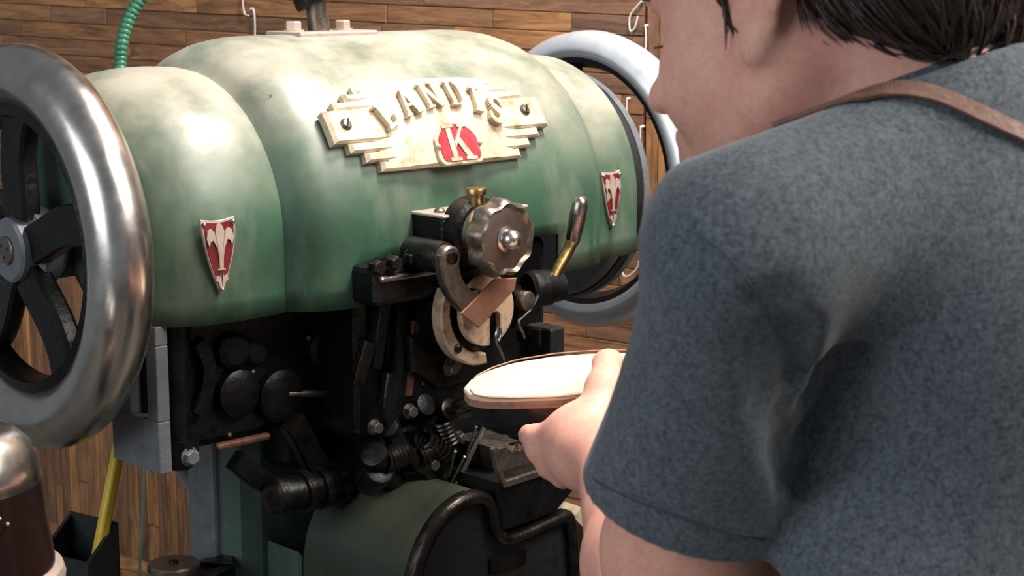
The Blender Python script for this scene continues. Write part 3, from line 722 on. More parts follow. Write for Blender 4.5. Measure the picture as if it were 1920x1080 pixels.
part('housing_face', mb().prism(drum_outline(.010)[::-1], fnb, FB-.016, FB-.010), 'rubber', hs)
part('maker_plate', mb().prism(rect(0, .052, 0, .017), lambda u, v, h: tuple(Q(918,1078,FB-.009)+np.array([u, h, v])), 0, .002), 'oily_iron', hs)
part('side_shield', mb().tube(spline([Q(x, y, .27) for x, y in ((1052,952),(1072,975),(1084,1010),(1088,1060),(1088,1110))], 4), 1, flat=(.016, .05, NB)), 'cream_metal', hs)
b = mb().lathe((0,0,0), UA, [(0,0),(0,.004)], 8); 
p = Q(632, 985, .13); dn = np.array([-.8, .6, -.1])
ak = part('adjusting_knob', mb().lathe(p, dn, [(-.02,.0),(-.02,.012),(-.004,.012),(-.004,.019),(.004,.0205),(.012,.0195),(.015,.016),(.015,0)], 20, mod=lambda t, h: 1+(.04*math.cos(10*t) if -.004 <= h <= .012 else 0)), 'rust')
part('knob_pin', mb().cyl(p+dn*.012, p+dn*.036, .005, 12), 'steel', ak)
part('knob_washer', mb().lathe(p+np.array([.012,-.006,.014]), dn, [(0,.012),(0,.021),(.004,.021),(.004,.012)], 20), 'rust', ak)
part('lower_ledge', mb().prism([(q[0], q[2]) for q in [Q(x, y, .11) for x, y in ((560,1035),(720,1110),(720,1300),(560,1300))]], fnb, .03, .112, .003), 'column_green')

# ================================================================== the shoe held under the needle, sole up
SO = W(868, 719, 1.655)                                   # toe tip of the outsole
e1 = np.array([.976, -.05, .098]); e1 /= np.linalg.norm(e1)
e3 = np.array([-.07, -.155, .985]); e3 -= e1*(e3@e1); e3 /= np.linalg.norm(e3); e2 = np.cross(e3, e1)
sroot = empty('shoe', SO); tag(sroot, 'black leather shoe held sole up under the needle, pale new outsole', 'shoe')
def SF(p): return tuple(float(x) for x in (e1*p[0] + e2*p[1] + e3*p[2]))
def sh(): return MB(SF)
SLEN = .285
def halfw(x, side):                                        # half width of the outsole along its length
    X = [0, .006, .02, .045, .085, .12, .16, .20, .235, .262, .278, .285]; A = [0, .018, .031, .041, .047, .045, .037, .031, .031, .028, .018, 0]; B = [0, .017, .030, .042, .050, .049, .042, .034, .032, .028, .018, 0]
    return float(np.interp(x, X, A if side < 0 else B))
def sole_outline(g_=0.0, n=44):
    xs = [SLEN*(1-math.cos(PI*i/n))/2 for i in range(n+1)]
    q = [(x, -halfw(x, -1)) for x in xs] + [(x, halfw(x, 1)) for x in xs[::-1][1:-1]]
    if g_: q = [(SLEN/2+(x-SLEN/2)*(1+g_/(SLEN/2)), y+math.copysign(g_, y) if abs(y) > 1e-4 else y) for x, y in q]
    return q
curl = lambda u: .010*max(0, (u-.19)/.1)**2 - .004*max(0, (.06-u)/.06)**2
sfn = lambda u, v, h: (u, v, h + curl(u))
part_s = lambda name, b, mat: b.build(name, mat, sroot)
part_s('outsole', sh().prism(sole_outline(), sfn, -.0055, 0, .0012), 'sole_leather')
part_s('midsole', sh().prism(sole_outline(-.0012), sfn, -.0085, -.0056), 'welt')
part_s('welt', sh().prism(sole_outline(.0004), sfn, -.0125, -.0086), 'welt')
gr_ = sole_outline(-.006); b = sh(); pts = [sfn(x, y, .0002) for x, y in gr_]; b.tube(pts[2:-2], .0009, 5)
part_s('stitch_line', b, 'welt')
b = sh(); vs = []; ns = 22; nr = 17
for i in range(ns+1):
    x = .006 + (SLEN-.012)*i/ns; hA, hB = halfw(x, -1)*.93, halfw(x, 1)*.93
    dep = float(np.interp(x, [0, .01, .03, .07, .12, .16, .19, .285], [.012, .026, .038, .044, .058, .078, .088, .092]))
    for j in range(nr):
        t = PI*j/(nr-1); yy = math.cos(t); w = hA if yy < 0 else hB; pw = .62
        zz = -.0128 - dep*(math.sin(t)**pw); bul = 1 + .05*math.sin(t*2 if t < PI/2 else (PI-t)*2)
        vs.append(sfn(x, yy*w*bul*(1-.18*(math.sin(t)**3)), zz))
b.add(vs, [(i*nr+j, i*nr+j+1, (i+1)*nr+j+1, (i+1)*nr+j) for i in range(ns) for j in range(nr-1)] + [tuple(range(nr)), tuple(ns*nr+j for j in range(nr))[::-1]], True)
part_s('upper', b, 'leather_black')

# ================================================================== things around the machine
# ribbed green flexible hose rising behind the hood
hp = spline([W(240, 262, 1.985), W(228, 200, 2.01), W(226, 125, 2.03), W(229, 80, 2.03), (W(241, 38, 2.03)), W(262, 0, 2.03), W(300, -50, 2.03), W(370, -110, 2.03)], 14)
acc = [0.0]
for i in range(1, len(hp)): acc.append(acc[-1] + float(np.linalg.norm(hp[i]-hp[i-1])))
rr_ = []; pp_ = []; L_ = acc[-1]; nseg = int(L_/.0021)
for i in range(nseg+1):
    d = L_*i/nseg; k = min(len(hp)-2, int(np.searchsorted(acc, d, 'right')-1)); u = (d-acc[k])/(acc[k+1]-acc[k]+1e-9); pp_.append(hp[k]*(1-u)+hp[k+1]*u); rr_.append(.0076 if i % 3 else .0066)
hz = empty('flexible_hose', hp[0]); tag(hz, 'ribbed green flexible hose rising behind the near end of the hood', 'hose')
MB().tube([p-hp[0] for p in pp_], rr_, 12).build('ribbed_sleeve', 'green_hose', hz)
MB().cyl(tuple((hp[0]-hp[4])*.3), tuple((hp[6]-hp[0])*.8), .011, 16).build('ferrule', 'dull_steel', hz)
# black bin with the yellow rod
BX = W(152, 1075, 1.90); bz = float(BX[2])
br = empty('rod_holder', (BX[0], BX[1], 0), math.radians(-20)); tag(br, 'black open holder with a notched mouth in the lower left corner', 'holder')
b = MB(); hw0, hw1, th = .030, .026, .004; zt = bz+.034
for (xa, ya, xb, yb, dz0, dz1) in ((-hw0,-hw0,hw0,-hw0,-.004,-.010), (hw0,-hw0,hw0,hw0,-.010,.018), (hw0,hw0,-hw0,hw0,.018,.024), (-hw0,hw0,-hw0,-hw0,.024,-.004)):
    d = np.array([xb-xa, yb-ya]); d /= np.hypot(*d); nn = np.array([d[1], -d[0]])*-th; k = hw1/hw0
    vs = [(xa*k,ya*k,0),(xb*k,yb*k,0),(xb,yb,zt+dz1),(xa,ya,zt+dz0)]; vs += [(x+nn[0],y+nn[1],z) for x,y,z in vs]
    b.add(vs, [(0,1,2,3),(7,6,5,4),(0,4,5,1),(1,5,6,2),(2,6,7,3),(3,7,4,0)])
b.build('sleeve', 'holder_plastic', br)
MB().box((-.07,-.06,0), (.07,.06,.012), .004).build('base', 'holder_plastic', br)
y0 = W(186, 1030, 1.895); y1 = W(252, 690, 1.905); dr = (y1-y0)/np.linalg.norm(y1-y0); ys = y0 - dr*.14; yl = float(np.linalg.norm(y1-ys))
yr = empty('yellow_rod', ys); tag(yr, 'slim ridged yellow rod leaning in the black holder', 'rod')
b = MB().lathe((0,0,0), dr, [(0,0),(0,.0062),(.003,.0072),(yl-.004,.0072),(yl,.005),(yl,0)], 20, mod=lambda t, h: 1-.16*abs(math.sin(2*t))**6)
b.build('shank', 'yellow_paint', yr)
MB().lathe(dr*yl, dr, [(-.012,.0074),(-.012,.0079),(0,.0079),(.001,.006),(.001,0)], 16).build('end_cap', 'black_iron', yr)
y0 = W(4, 600, 2.05); y1 = W(-3, 470, 2.05)
# rounded oxblood casing in the left foreground
FX = W(-95, 1000, 1.42); fr = empty('machine_casing', (FX[0], FX[1], 0)); tag(fr, 'dark oxblood domed casing with polished collar in the left foreground corner', 'casing')
ztop = float(W(0, 793, 1.42)[2]); zc = float(W(60, 1076, 1.42)[2])
MB().lathe((0,0,0), (0,0,1), [(zc,.082),(zc+.01,.0815),(ztop-.075,.0765),(ztop-.045,.0742),(ztop-.045,0)], 48).build('dome', 'oxblood', fr)
MB().lathe((0,0,0), (0,0,1), [(ztop-.047,.0735),(ztop-.044,.0745),(ztop-.035,.0732),(ztop-.016,.067),(ztop-.004,.055),(ztop,.04),(ztop+.003,0)], 48).build('highlight_cap', 'polished_steel', fr)  # bright steel top added to stand for a window reflection on the dome
MB().lathe((0,0,0), (0,0,1), [(zc-.02,.088),(zc-.006,.090),(zc,.088),(zc+.003,.0835),(zc+.003,.07)], 48).build('collar', 'pale_metal', fr)
MB().lathe((0,0,0), (0,0,1), [(0,0),(0,.14),(.02,.14),(.03,.10),(zc-.1,.085),(zc-.019,.088),(zc-.019,0)], 40).build('pedestal', 'oxblood', fr)
for px, py in ((38,990),(5,975)):
    p = W(px, py, 1.36) - np.array([FX[0], FX[1], 0]); d = np.array([p[0], p[1]]); d = d/np.hypot(*d)*.0775
    MB().sphere((d[0], d[1], p[2]), .0016, 10, (1,1,1)).build('rivet', 'pale_metal', fr)
# round spool plate on a bracket of the column (part of the machine)
sp = QA(326, 1060, .14)
pl = part('spool_plate', mb().lathe((sp[0], sp[1], sp[2]-.006), ZC, [(0,0),(0,.026),(.002,.028),(.007,.028),(.009,.026),(.009,0)], 36), 'dull_steel')
part('spindle', mb().cyl((sp[0], sp[1], sp[2]-.07), (sp[0], sp[1], sp[2]+.006), .005, 12), 'black_iron', pl)
part('plate_bracket', mb().tube(spline([(sp[0], sp[1], sp[2]-.03), (sp[0]+.05, sp[1]+.015, sp[2]-.012), (.19, .01, sp[2]-.02), (.23, .02, sp[2]-.06)], 4), 1, flat=(.036, .016, ZC)), 'black_iron')
# thin green cord against the wall
gp = [wall_pt(x, y, .02) for x, y in ((272,800),(270,880),(267,960),(263,1050),(262,1120))]; g0_ = gp[0]
gc = empty('green_cord', (*(WP + WX*g0_[0] + WYN*.02), g0_[1]), WRZ); tag(gc, 'thin dull green cord hanging down the strip wall', 'cord')
MB().tube(spline([(p[0]-g0_[0], 0, p[1]-g0_[1]) for p in gp], 5), .0028, 8).build('strand', 'grey_pipe' if False else 'column_green', gc)
MB().cyl((0,0,.002), (0,.02,.002), .004, 8).build('nail', 'dull_steel', gc)
# white rack at the far right
RX = W(1930, 60, 2.15); rk = empty('storage_rack', (RX[0], RX[1], 0), math.radians(10)); tag(rk, 'rack with a white shelf edge behind the man\'s neck at the far right', 'rack')
zs = float(W(1905, 14, 2.15)[2])
MB().box((-.027,-.012,zs-.004), (.5,.25,zs+.005), .0015).build('shelf', 'white_metal', rk)
for x in (-.012, .44): MB().tube([(x-.006,0,0), (x,.0,zs-.004)], .0055, 10).build('post', 'grey_pipe', rk)
for x in (-.012, .44): MB().tube([(x,.23,0), (x,.23,zs-.004)], .0055, 10).build('post', 'grey_pipe', rk)
MB().box((-.005,.03,zs+.006), (.20,.2,zs+.05), .002).build('carton', 'red_brown', rk)
MB().box((-.02,.02,zs-.30), (.46,.24,zs-.29), .0015).build('shelf', 'red_brown', rk)

# ================================================================== the man: smooth bodies grown from distance fields
class SDF:
    def __init__(s): s.ops = []
    def add(s, fn, lo, hi, k=.02, op='u'): s.ops.append((fn, np.array(lo, float), np.array(hi, float), k, op)); return s
    def cone(s, p, q, r1, r2=None, k=.02, op='u', sq=None):
        p = np.array(p, float); q = np.array(q, float); r2 = r1 if r2 is None else r2; d = q-p; L2 = d@d
        def fn(x, y, z):
            ax, ay, az = x-p[0], y-p[1], z-p[2]; t = np.clip((ax*d[0]+ay*d[1]+az*d[2])/L2, 0, 1)
            return np.sqrt((ax-t*d[0])**2+(ay-t*d[1])**2+(az-t*d[2])**2) - (r1+(r2-r1)*t)
        R = max(r1, r2); return s.add(fn, np.minimum(p, q)-R, np.maximum(p, q)+R, k, op)
    def ell(s, c, axes, rad, k=.02, op='u'):
        c = np.array(c, float); A = np.array(axes, float); r = np.array(rad, float)
        def fn(x, y, z):
            dx, dy, dz = x-c[0], y-c[1], z-c[2]; u = [(A[i][0]*dx+A[i][1]*dy+A[i][2]*dz) for i in range(3)]
            k0 = np.sqrt(sum((u[i]/r[i])**2 for i in range(3))); k1 = np.sqrt(sum((u[i]/r[i]**2)**2 for i in range(3)))+1e-9
            return k0*(k0-1.0)/k1
        R = np.abs(A.T) @ r; return s.add(fn, c-R, c+R, k, op)
    def plane(s, p, n, k=.004):     # keeps what lies below the plane
        p = np.array(p, float); n = np.array(n, float); n /= np.linalg.norm(n)
        return s.add(lambda x, y, z: (x-p[0])*n[0]+(y-p[1])*n[1]+(z-p[2])*n[2], [-9]*3, [9]*3, k, 'i')
    @staticmethod
    def comb(D, d, k, op):
        if op == 'u':
            h = np.clip(.5+.5*(D-d)/k, 0, 1); return D+(d-D)*h - k*h*(1-h)
        if op == 's': d = -d
        h = np.clip(.5-.5*(D-d)/k, 0, 1); return D+(d-D)*h + k*h*(1-h)
    def at(s, P):
        P = np.atleast_2d(P); D = np.full(len(P), 5.0)
        for fn, lo, hi, k, op in s.ops: D = s.comb(D, fn(P[:,0], P[:,1], P[:,2]), k, op)
        return D
    def grad(s, p, e=.0015):
        p = np.array(p, float); g_ = np.array([s.at(p+np.eye(3)[i]*e)[0]-s.at(p-np.eye(3)[i]*e)[0] for i in range(3)]); return g_/np.linalg.norm(g_)
    def hit(s, px, py, t0=.6, t1=2.2):
        r = ray(px, py); r = r/np.linalg.norm(r); t = t0
        for _ in range(160):
            d = s.at(CAM+r*t)[0]
            if d < 4e-4: return CAM+r*t
            t += max(d*.7, 3e-4)
            if t > t1: break
        return None
    def snap(s, p, off=0.0):
        p = np.array(p, float)
        for _ in range(12): p = p - s.grad(p)*(s.at(p)[0]-off)*.9
        return p
    def snapN(s, P, off=0.0, it=6):
        P = np.array(P, float)
        for _ in range(it): P = P - s.gradN(P)*((s.at(P)-off)*.9)[:,None]
        return P
    def gradN(s, P, e=.0015):
        P = np.array(P, float); G_ = np.stack([s.at(P+np.eye(3)[i]*e)-s.at(P-np.eye(3)[i]*e) for i in range(3)], 1); return G_/np.linalg.norm(G_, axis=1)[:,None]
    def grid(s, lo, hi, h):
        lo = np.array(lo); n = np.ceil((np.array(hi)-lo)/h).astype(int)+1
        ax = [(lo[i]+np.arange(n[i])*h).astype(np.float32) for i in range(3)]
        D = np.full(tuple(n), .5, np.float32)
        for fn, a, b, k, op in s.ops:
            m = k+3*h if op != 'i' else 0
            i0 = [max(0, int((a[i]-m-lo[i])/h)) for i in range(3)]; i1 = [min(n[i], int((b[i]+m-lo[i])/h)+2) for i in range(3)]
            if any(i1[i] <= i0[i] for i in range(3)): continue
            sl = tuple(slice(i0[i], i1[i]) for i in range(3))
            d = fn(ax[0][sl[0]][:,None,None], ax[1][sl[1]][None,:,None], ax[2][sl[2]][None,None,:]).astype(np.float32)
            D[sl] = s.comb(D[sl], d, k, op)
        return D, lo, h
def surface(D, lo, h, smooth=2):
    S = D < 0; nx, ny, nz = D.shape
    c = [S[i:nx-1+i, j:ny-1+j, k:nz-1+k] for i in (0,1) for j in (0,1) for k in (0,1)]
    anyc = np.logical_or.reduce(c) & ~np.logical_and.reduce(c); idx = np.argwhere(anyc); vid = -np.ones(anyc.shape, np.int32); vid[anyc] = np.arange(len(idx))
    pos = np.zeros((len(idx), 3)); cnt = np.zeros(len(idx)); I = idx.T
    for ax in range(3):
        o1, o2 = [k for k in range(3) if k != ax]
        for u in (0, 1):
            for v in (0, 1):
                a = [0,0,0]; a[o1] = u; a[o2] = v; b = list(a); b[ax] = 1
                da = D[I[0]+a[0], I[1]+a[1], I[2]+a[2]]; db = D[I[0]+b[0], I[1]+b[1], I[2]+b[2]]; m = (da < 0) != (db < 0)
                t = np.where(m, da/np.where(m, da-db, 1), 0); pt = np.array(a)[None,:] + t[:,None]*(np.array(b)-np.array(a))[None,:]
                pos += np.where(m[:,None], pt, 0); cnt += m
    V = lo + (idx + pos/np.maximum(cnt,1)[:,None])*h; F = []
    for ax in range(3):
        o1, o2 = (ax+1) % 3, (ax+2) % 3
        A = S.take(np.arange(S.shape[ax]-1), axis=ax); B = S.take(np.arange(1, S.shape[ax]), axis=ax); e = np.argwhere(A != B)
        e = e[(e[:,o1] > 0) & (e[:,o2] > 0) & (e[:,o1] < D.shape[o1]-1) & (e[:,o2] < D.shape[o2]-1)]
        def g_(d1, d2): q = e.copy(); q[:,o1] -= d1; q[:,o2] -= d2; return vid[q[:,0], q[:,1], q[:,2]]
        f = np.stack([g_(1,1), g_(0,1), g_(0,0), g_(1,0)], 1); fl = ~S[e[:,0], e[:,1], e[:,2]]; f[fl] = f[fl][:,::-1]; F.append(f)
    F = np.concatenate(F); F = F[(F >= 0).all(1)]
    for _ in range(smooth):
        ac = np.zeros_like(V); n_ = np.zeros(len(V))
        for i, j in ((0,1),(1,2),(2,3),(3,0)):
            np.add.at(ac, F[:,i], V[F[:,j]]); np.add.at(ac, F[:,j], V[F[:,i]]); np.add.at(n_, F[:,i], 1); np.add.at(n_, F[:,j], 1)
        V = V*.5 + .5*ac/np.maximum(n_,1)[:,None]
    return V, F
def mesh_np(name, V, F, mat, parent, org):
    me = bpy.data.meshes.new(name); me.from_pydata((V-np.array(org)).tolist(), [], F.tolist()); me.polygons.foreach_set('use_smooth', [True]*len(me.polygons)); me.update()
    me.materials.append(MAT[mat]); o = bpy.data.objects.new(name, me); COL.objects.link(o); o.parent = parent; return o

PHI = math.radians(40.5); PD = math.radians(12.5); RO = math.radians(6)
fh = np.array([-math.cos(PHI), math.sin(PHI), 0]); Zv = np.array([0, 0, 1.0]); hl = np.array([-math.sin(PHI), -math.cos(PHI), 0])
hf = fh*math.cos(PD) - Zv*math.sin(PD); hu = Zv*math.cos(PD) + fh*math.sin(PD)
hl, hu = hl*math.cos(RO) + hu*math.sin(RO), hu*math.cos(RO) - hl*math.sin(RO)
HO = W(1522, 42, 1.13)
HA = [hf, hl, hu]
def Hd(a, b, c): return HO + hf*a + hl*b + hu*c
PT = math.radians(42); tf = np.array([-math.cos(PT), math.sin(PT), 0]); tl = np.array([-math.sin(PT), -math.cos(PT), 0]); TA = [tf, tl, Zv]
NBs = W(1716, 205, 1.11)
SHL = W(1388, 515, 1.005); ELB = W(1268, 1185, 1.205); WRL = W(1148, 868, 1.490)
SHR = NBs - tl*.20 - Zv*.10 + tf*.06; WRR = W(1345, 770, 1.70); ELR = SHR*.45 + WRR*.55 - Zv*.12 - tl*.10
PEL = NBs - Zv*.50 - tf*.06
FOOT = np.array([PEL[0], PEL[1], 0])
person = empty('person', FOOT, 0); tag(person, 'man in a dark grey t-shirt bending over the machine, holding the shoe', 'person')
# ---- skin: head, neck, trunk, arms and hands in one surface
B = SDF()
B.ell(Hd(-.012,0,.052), HA, (.099,.078,.090), .02)
B.ell(Hd(.042,0,-.012), HA, (.056,.063,.088), .03)
for s_ in (1, -1):
    B.cone(Hd(.0,.050*s_,-.055), Hd(.070,.018*s_,-.100), .024, .020, .03)
    B.ell(Hd(.055,.038*s_,-.030), HA, (.036,.028,.036), .02)
    B.cone(Hd(-.004,.058*s_,.0), Hd(.0,.054*s_,-.052), .018, .022, .02)
B.cone(Hd(.086,-.030,.027), Hd(.086,.030,.027), .0140, None, .02); B.ell(Hd(.072,0,.062), HA, (.030,.058,.040), .03)
B.cone(Hd(.0,0,-.085), Hd(.055,0,-.092), .040, .030, .03)
B.ell(Hd(.078,0,-.090), HA, (.019,.024,.018), .015)
B.cone(Hd(.094,0,.012), Hd(.118,0,-.024), .0090, .0120, .006)
B.ell(Hd(.1200,0,-.029), HA, (.0135,.0130,.0110), .003)
for s_ in (1, -1): B.ell(Hd(.104,.0135*s_,-.034), HA, (.0105,.0085,.0085), .006)
B.cone(Hd(.095,-.016,-.060), Hd(.095,.016,-.060), .0085, None, .008); B.cone(Hd(.094,-.015,-.074), Hd(.094,.015,-.074), .0085, None, .008)
B.cone(Hd(.104,-.022,-.067), Hd(.104,.022,-.067), .0022, None, .004, 's')
for s_ in (1, -1):
    B.ell(Hd(.096,.033*s_,.008), HA, (.016,.017,.012), .012, 's')
    B.ell(Hd(.076,.033*s_,.006), HA, (.0145,.016,.0125), .006)
    # ear: flat shell standing off the head, hollowed, with a lobe
    el, eu = hl*s_, hu; ea = [hf*.90+eu*.25+el*(-.30), el*.94+hf*.34, eu*.95-hf*.28]
    ea = [v/np.linalg.norm(v) for v in ea]; ea[2] = np.cross(ea[0], ea[1]); 
    ec = Hd(-.018, .086*s_, .008)
    B.ell(ec, ea, (.0215,.0072,.036), .004)
    B.ell(ec - hu*.024 + hf*.007, ea, (.0125,.0068,.019), .004)
    B.ell(ec + el*.008 + hf*.004 + hu*.004, ea, (.010,.0055,.018), .004, 's')
    B.ell(Hd(.002,.078*s_,-.002), HA, (.006,.006,.009), .006)
NT_ = Hd(-.030, 0, -.030)
B.cone(NT_, NBs - Zv*.02, .060, .064, .03); B.cone(Hd(-.055,0,-.005), NBs - tf*.02, .045, .055, .03)
for s_ in (1, -1): B.cone(Hd(-.02,.055*s_,-.03), NBs + tl*.03*s_ + tf*.055 - Zv*.02, .018, .020, .025)
# trunk well inside the shirt
CHc = NBs - Zv*.21 - tf*.015
B.ell(CHc - tl*.065, TA, (.10,.115,.20), .03); B.ell(NBs - Zv*.42 - tf*.03 - tl*.065, TA, (.11,.115,.20), .03)
for SH_ in (SHL, SHR): B.cone(NBs - Zv*.03, SH_, .040, .030, .03)
def arm(SH_, EL, WR):
    d = WR-EL; B.cone(SH_, EL*.45+SH_*.55, .030, .040, .02); B.cone(EL*.45+SH_*.55, EL*.72+SH_*.28, .040, .0555, .02); B.cone(EL*.75+SH_*.25, EL, .0555, .049, .02); B.cone(EL, EL+d*.35, .047, .048, .02); B.cone(EL+d*.35, WR, .048, .030, .02)
arm(SHL, ELB, WRL); arm(SHR, ELR, WRR)
def finger(pts, r0, r1, k=.004):
    n_ = len(pts)-1
    for i in range(n_): B.cone(pts[i], pts[i+1], r0+(r1-r0)*i/n_, r0+(r1-r0)*(i+1)/n_, k if i else .008)
# left hand: back of the hand towards us, thumb up on the sole, fingers folded under the upper
MCP = [W(1054,808,1.552), W(1052,836,1.548), W(1060,862,1.545), W(1078,886,1.543)]
for i, m_ in enumerate(MCP): B.cone(WRL*.80+m_*.20, m_, .019, .0135, .016)
B.cone(WRL, W(1092,838,1.54), .028, .024, .02)
B.cone(W(1092,806,1.545), W(1110,850,1.525), .024, .026, .02)
finger([MCP[0], W(1002,818,1.566), W(992,816,1.600), W(1014,806,1.632)], .0115, .0082)
finger([MCP[1], W(1010,848,1.566), W(1004,842,1.604), W(1028,815,1.640)], .0115, .0085)
finger([MCP[2], W(1028,877,1.566), W(1026,866,1.604), W(1048,835,1.636)], .011, .0080)
finger([MCP[3], W(1055,897,1.560), W(1054,882,1.592), W(1072,858,1.620)], .0100, .0072)
finger([W(1112,838,1.535), W(1124,788,1.546), W(1136,730,1.568), W(1139,684,1.604)], .0215, .0138, .014)
B.ell(W(1139,677,1.611), [np.array([1.,0,0]), e3, np.cross(np.array([1.,0,0]), e3)], (.0142,.0105,.0140), .006)
B.cone(W(1108,818,1.545), W(1092,790,1.560), .018, .014, .014)
# right hand closed on the far side of the heel
for i in range(4):
    m_ = WRR + np.array([-.075-.004*(1.5-abs(i-1.5)), -.005, .02-.018*i]); B.cone(WRR, m_, .020, .012, .014)
    finger([m_, m_+np.array([-.034,-.012,-.004]), m_+np.array([-.050,-.034,-.002]), m_+np.array([-.044,-.052,0])], .0105, .0078)
finger([WRR+np.array([-.02,-.005,.02]), WRR+np.array([-.05,-.01,.05]), WRR+np.array([-.075,-.03,.066])], .014, .0100, .01)
allp = [Hd(-.12,0,.16), Hd(.14,0,0), SHL, SHR, ELB, ELR, WRL, WRR, W(990,830,1.64), NBs-Zv*.62, NBs-tl*.2, NBs+tl*.16]
lo = np.min(allp, 0)-.09; hi = np.max(allp, 0)+.09
V_, F_ = surface(*B.grid(lo, hi, .0035), smooth=1)
m = NT('skin')
n1 = m.noise(26, 4, .6); n2 = m.noise(240, 3, .6)
c = m.mix(m.ramp(n1, [(.35, g(0)), (.65, g(1))]), srgb(226, 170, 150), srgb(216, 152, 134))
c = m.mix(m.ramp(n2, [(.4, g(0)), (.7, g(.25))]), c, srgb(176, 112, 94))
# stubble on jaw and chin: a coloured zone around the lower face with fine speckle
sv = m.n('ShaderNodeVectorMath', operation='DISTANCE'); m.set(sv, 0, m.coord()); sv.inputs[1].default_value = tuple(Hd(.062, .0, -.105)-FOOT)
zone = m.n('ShaderNodeMapRange', interpolation_type='SMOOTHSTEP'); m.set(zone, 0, m.math('ADD', sv.outputs['Value'], m.math('MULTIPLY', m.noise(30), .03))); zone.inputs[1].default_value = .115; zone.inputs[2].default_value = .055
c = m.mix(m.math('MULTIPLY', zone.outputs[0], m.ramp(m.noise(900, 2, .7), [(.35, g(.15)), (.65, g(.60))])), c, srgb(118, 92, 72))
m.p(Base_Color=c, Roughness=.5, Specular_IOR_Level=.35); m.b.inputs['Subsurface Weight'].default_value = .12; m.b.inputs['Subsurface Radius'].default_value = (.012, .005, .003); m.b.inputs['Subsurface Scale'].default_value = .5
m.bump(m.noise(700, 2), .12, .0006)
mesh_np('body', V_, F_, 'skin', person, FOOT)
# ---- t-shirt
T = SDF()
T.ell(CHc - tl*.065, TA, (.125,.150,.225), .05); T.ell(NBs - Zv*.44 - tf*.03 - tl*.010, TA, (.142,.188,.28), .08)
T.cone(NBs - Zv*.13 + tl*.02 - tf*.04, NBs - Zv*.13 - tl*.13 - tf*.04, .085, None, .06); T.cone(W(1640,335,1.07), W(1395,455,1.02), .046, .050, .05)
T.cone(NBs - Zv*.030 - tf*.01, SHL - (SHL-NBs)*.12 + Zv*.004, .058, .056, .05); T.cone(NBs - Zv*.030 - tf*.01, SHR, .060, .058, .06)
T.cone(NT_*.35+NBs*.65, NBs - Zv*.03, .068, .074, .03); T.cone(Hd(-.055,0,-.005)*.3+(NBs-tf*.02)*.7, NBs - tf*.02, .054, .063, .03)
T.cone(NBs - Zv*.10 - tf*.07, NBs - Zv*.40 - tf*.10, .075, .07, .06)
ad = (ELB-SHL)/np.linalg.norm(ELB-SHL); HEM = SHL + (ELB-SHL)*.715
SL = SDF(); 
def sleeve(op_k, S, E, f):
    T.cone(S, S+(E-S)*.35, .054, .060, op_k); T.cone(S+(E-S)*.3, S+(E-S)*f + np.array([-.010,0,0]), .060, .0790, .008)
sleeve(.012, SHL, ELB, .76); sleeve(.03, SHR, ELR, .75)
# open hem: cut square, hollow round the arm
def cut_hem(S, E, f, tilt):
    a_ = (E-S)/np.linalg.norm(E-S); p = S+(E-S)*f; nn = a_ + tilt; nn /= np.linalg.norm(nn)
    def fn(x, y, z):
        dx, dy, dz = x-p[0], y-p[1], z-p[2]; h = dx*nn[0]+dy*nn[1]+dz*nn[2]; r = np.sqrt(np.maximum(dx*dx+dy*dy+dz*dz-(dx*a_[0]+dy*a_[1]+dz*a_[2])**2, 0)); return np.maximum(-h, r-.115)
    T.add(fn, np.minimum(p, E)-.13, np.maximum(p, E)+.13, .003, 's')
    T.cone(S+(E-S)*(f-.05) + np.array([-.007,0,0]), S+(E-S)*(f+.2) + np.array([-.010,0,0]), .0600, .0740, .003, 's')
cut_hem(SHL, ELB, .60, np.array([-.14, -.30, .0])); cut_hem(SHR, ELR, .62, np.zeros(3))
colA = W(1588,192,1.035); colN = np.cross(W(1885,90,1.13)-colA, tf*.12-Zv*.045); colN = colN/np.linalg.norm(colN); colN = colN if colN[2] > 0 else -colN
nkd = (NT_-NBs)/np.linalg.norm(NT_-NBs)
def cut_col(x, y, z, p=colA, n=colN):
    dx, dy, dz = x-p[0], y-p[1], z-p[2]; h = dx*n[0]+dy*n[1]+dz*n[2]; r = np.sqrt(np.maximum(dx*dx+dy*dy+dz*dz-h*h, 0)); return np.maximum(-h, r-.30)
T.add(cut_col, NBs-.33, NBs+.36, .004, 's')
T.cone(NBs+nkd*.0, NBs+nkd*.12, .0650, .063, .003, 's')
def groove(pix, r, off=.0, k=.012, op='s'):
    pts = [T.hit(x, y) for x, y in pix]; pts = [p for p in pts if p is not None]
    dirs = [T.grad(p) for p in pts]; q = [p + d*off for p, d in zip(pts, dirs)]; return q, r, k, op
G = [groove([(1424,590),(1436,660),(1454,745),(1472,830)], .010, .0062, .018), groove([(1506,630),(1508,720),(1497,830)], .009, -.002, .010),
     groove([(1612,680),(1582,752),(1544,808),(1506,850)], .011, -.001, .014), groove([(1640,806),(1585,850),(1512,896)], .010, -.001, .012),
     groove([(1465,560),(1480,640),(1484,720)], .007, .0055, .016),
     groove([(1552,680),(1534,750),(1510,810)], .008, -.001, .010), groove([(1480,790),(1486,850),(1488,900)], .011, -.001, .010)]
for q, r_, k_, op_ in G:
    for i in range(len(q)-1): T.cone(q[i], q[i+1], r_, None, k_, op_)
T.plane(NBs - Zv*.57, -Zv)
ax0 = NBs - Zv*.02; p0c = ax0 + nkd*(((colA-ax0) @ colN)/(nkd @ colN)); cu = np.cross(colN, Zv); cu /= np.linalg.norm(cu); cv = np.cross(colN, cu)
ring = []
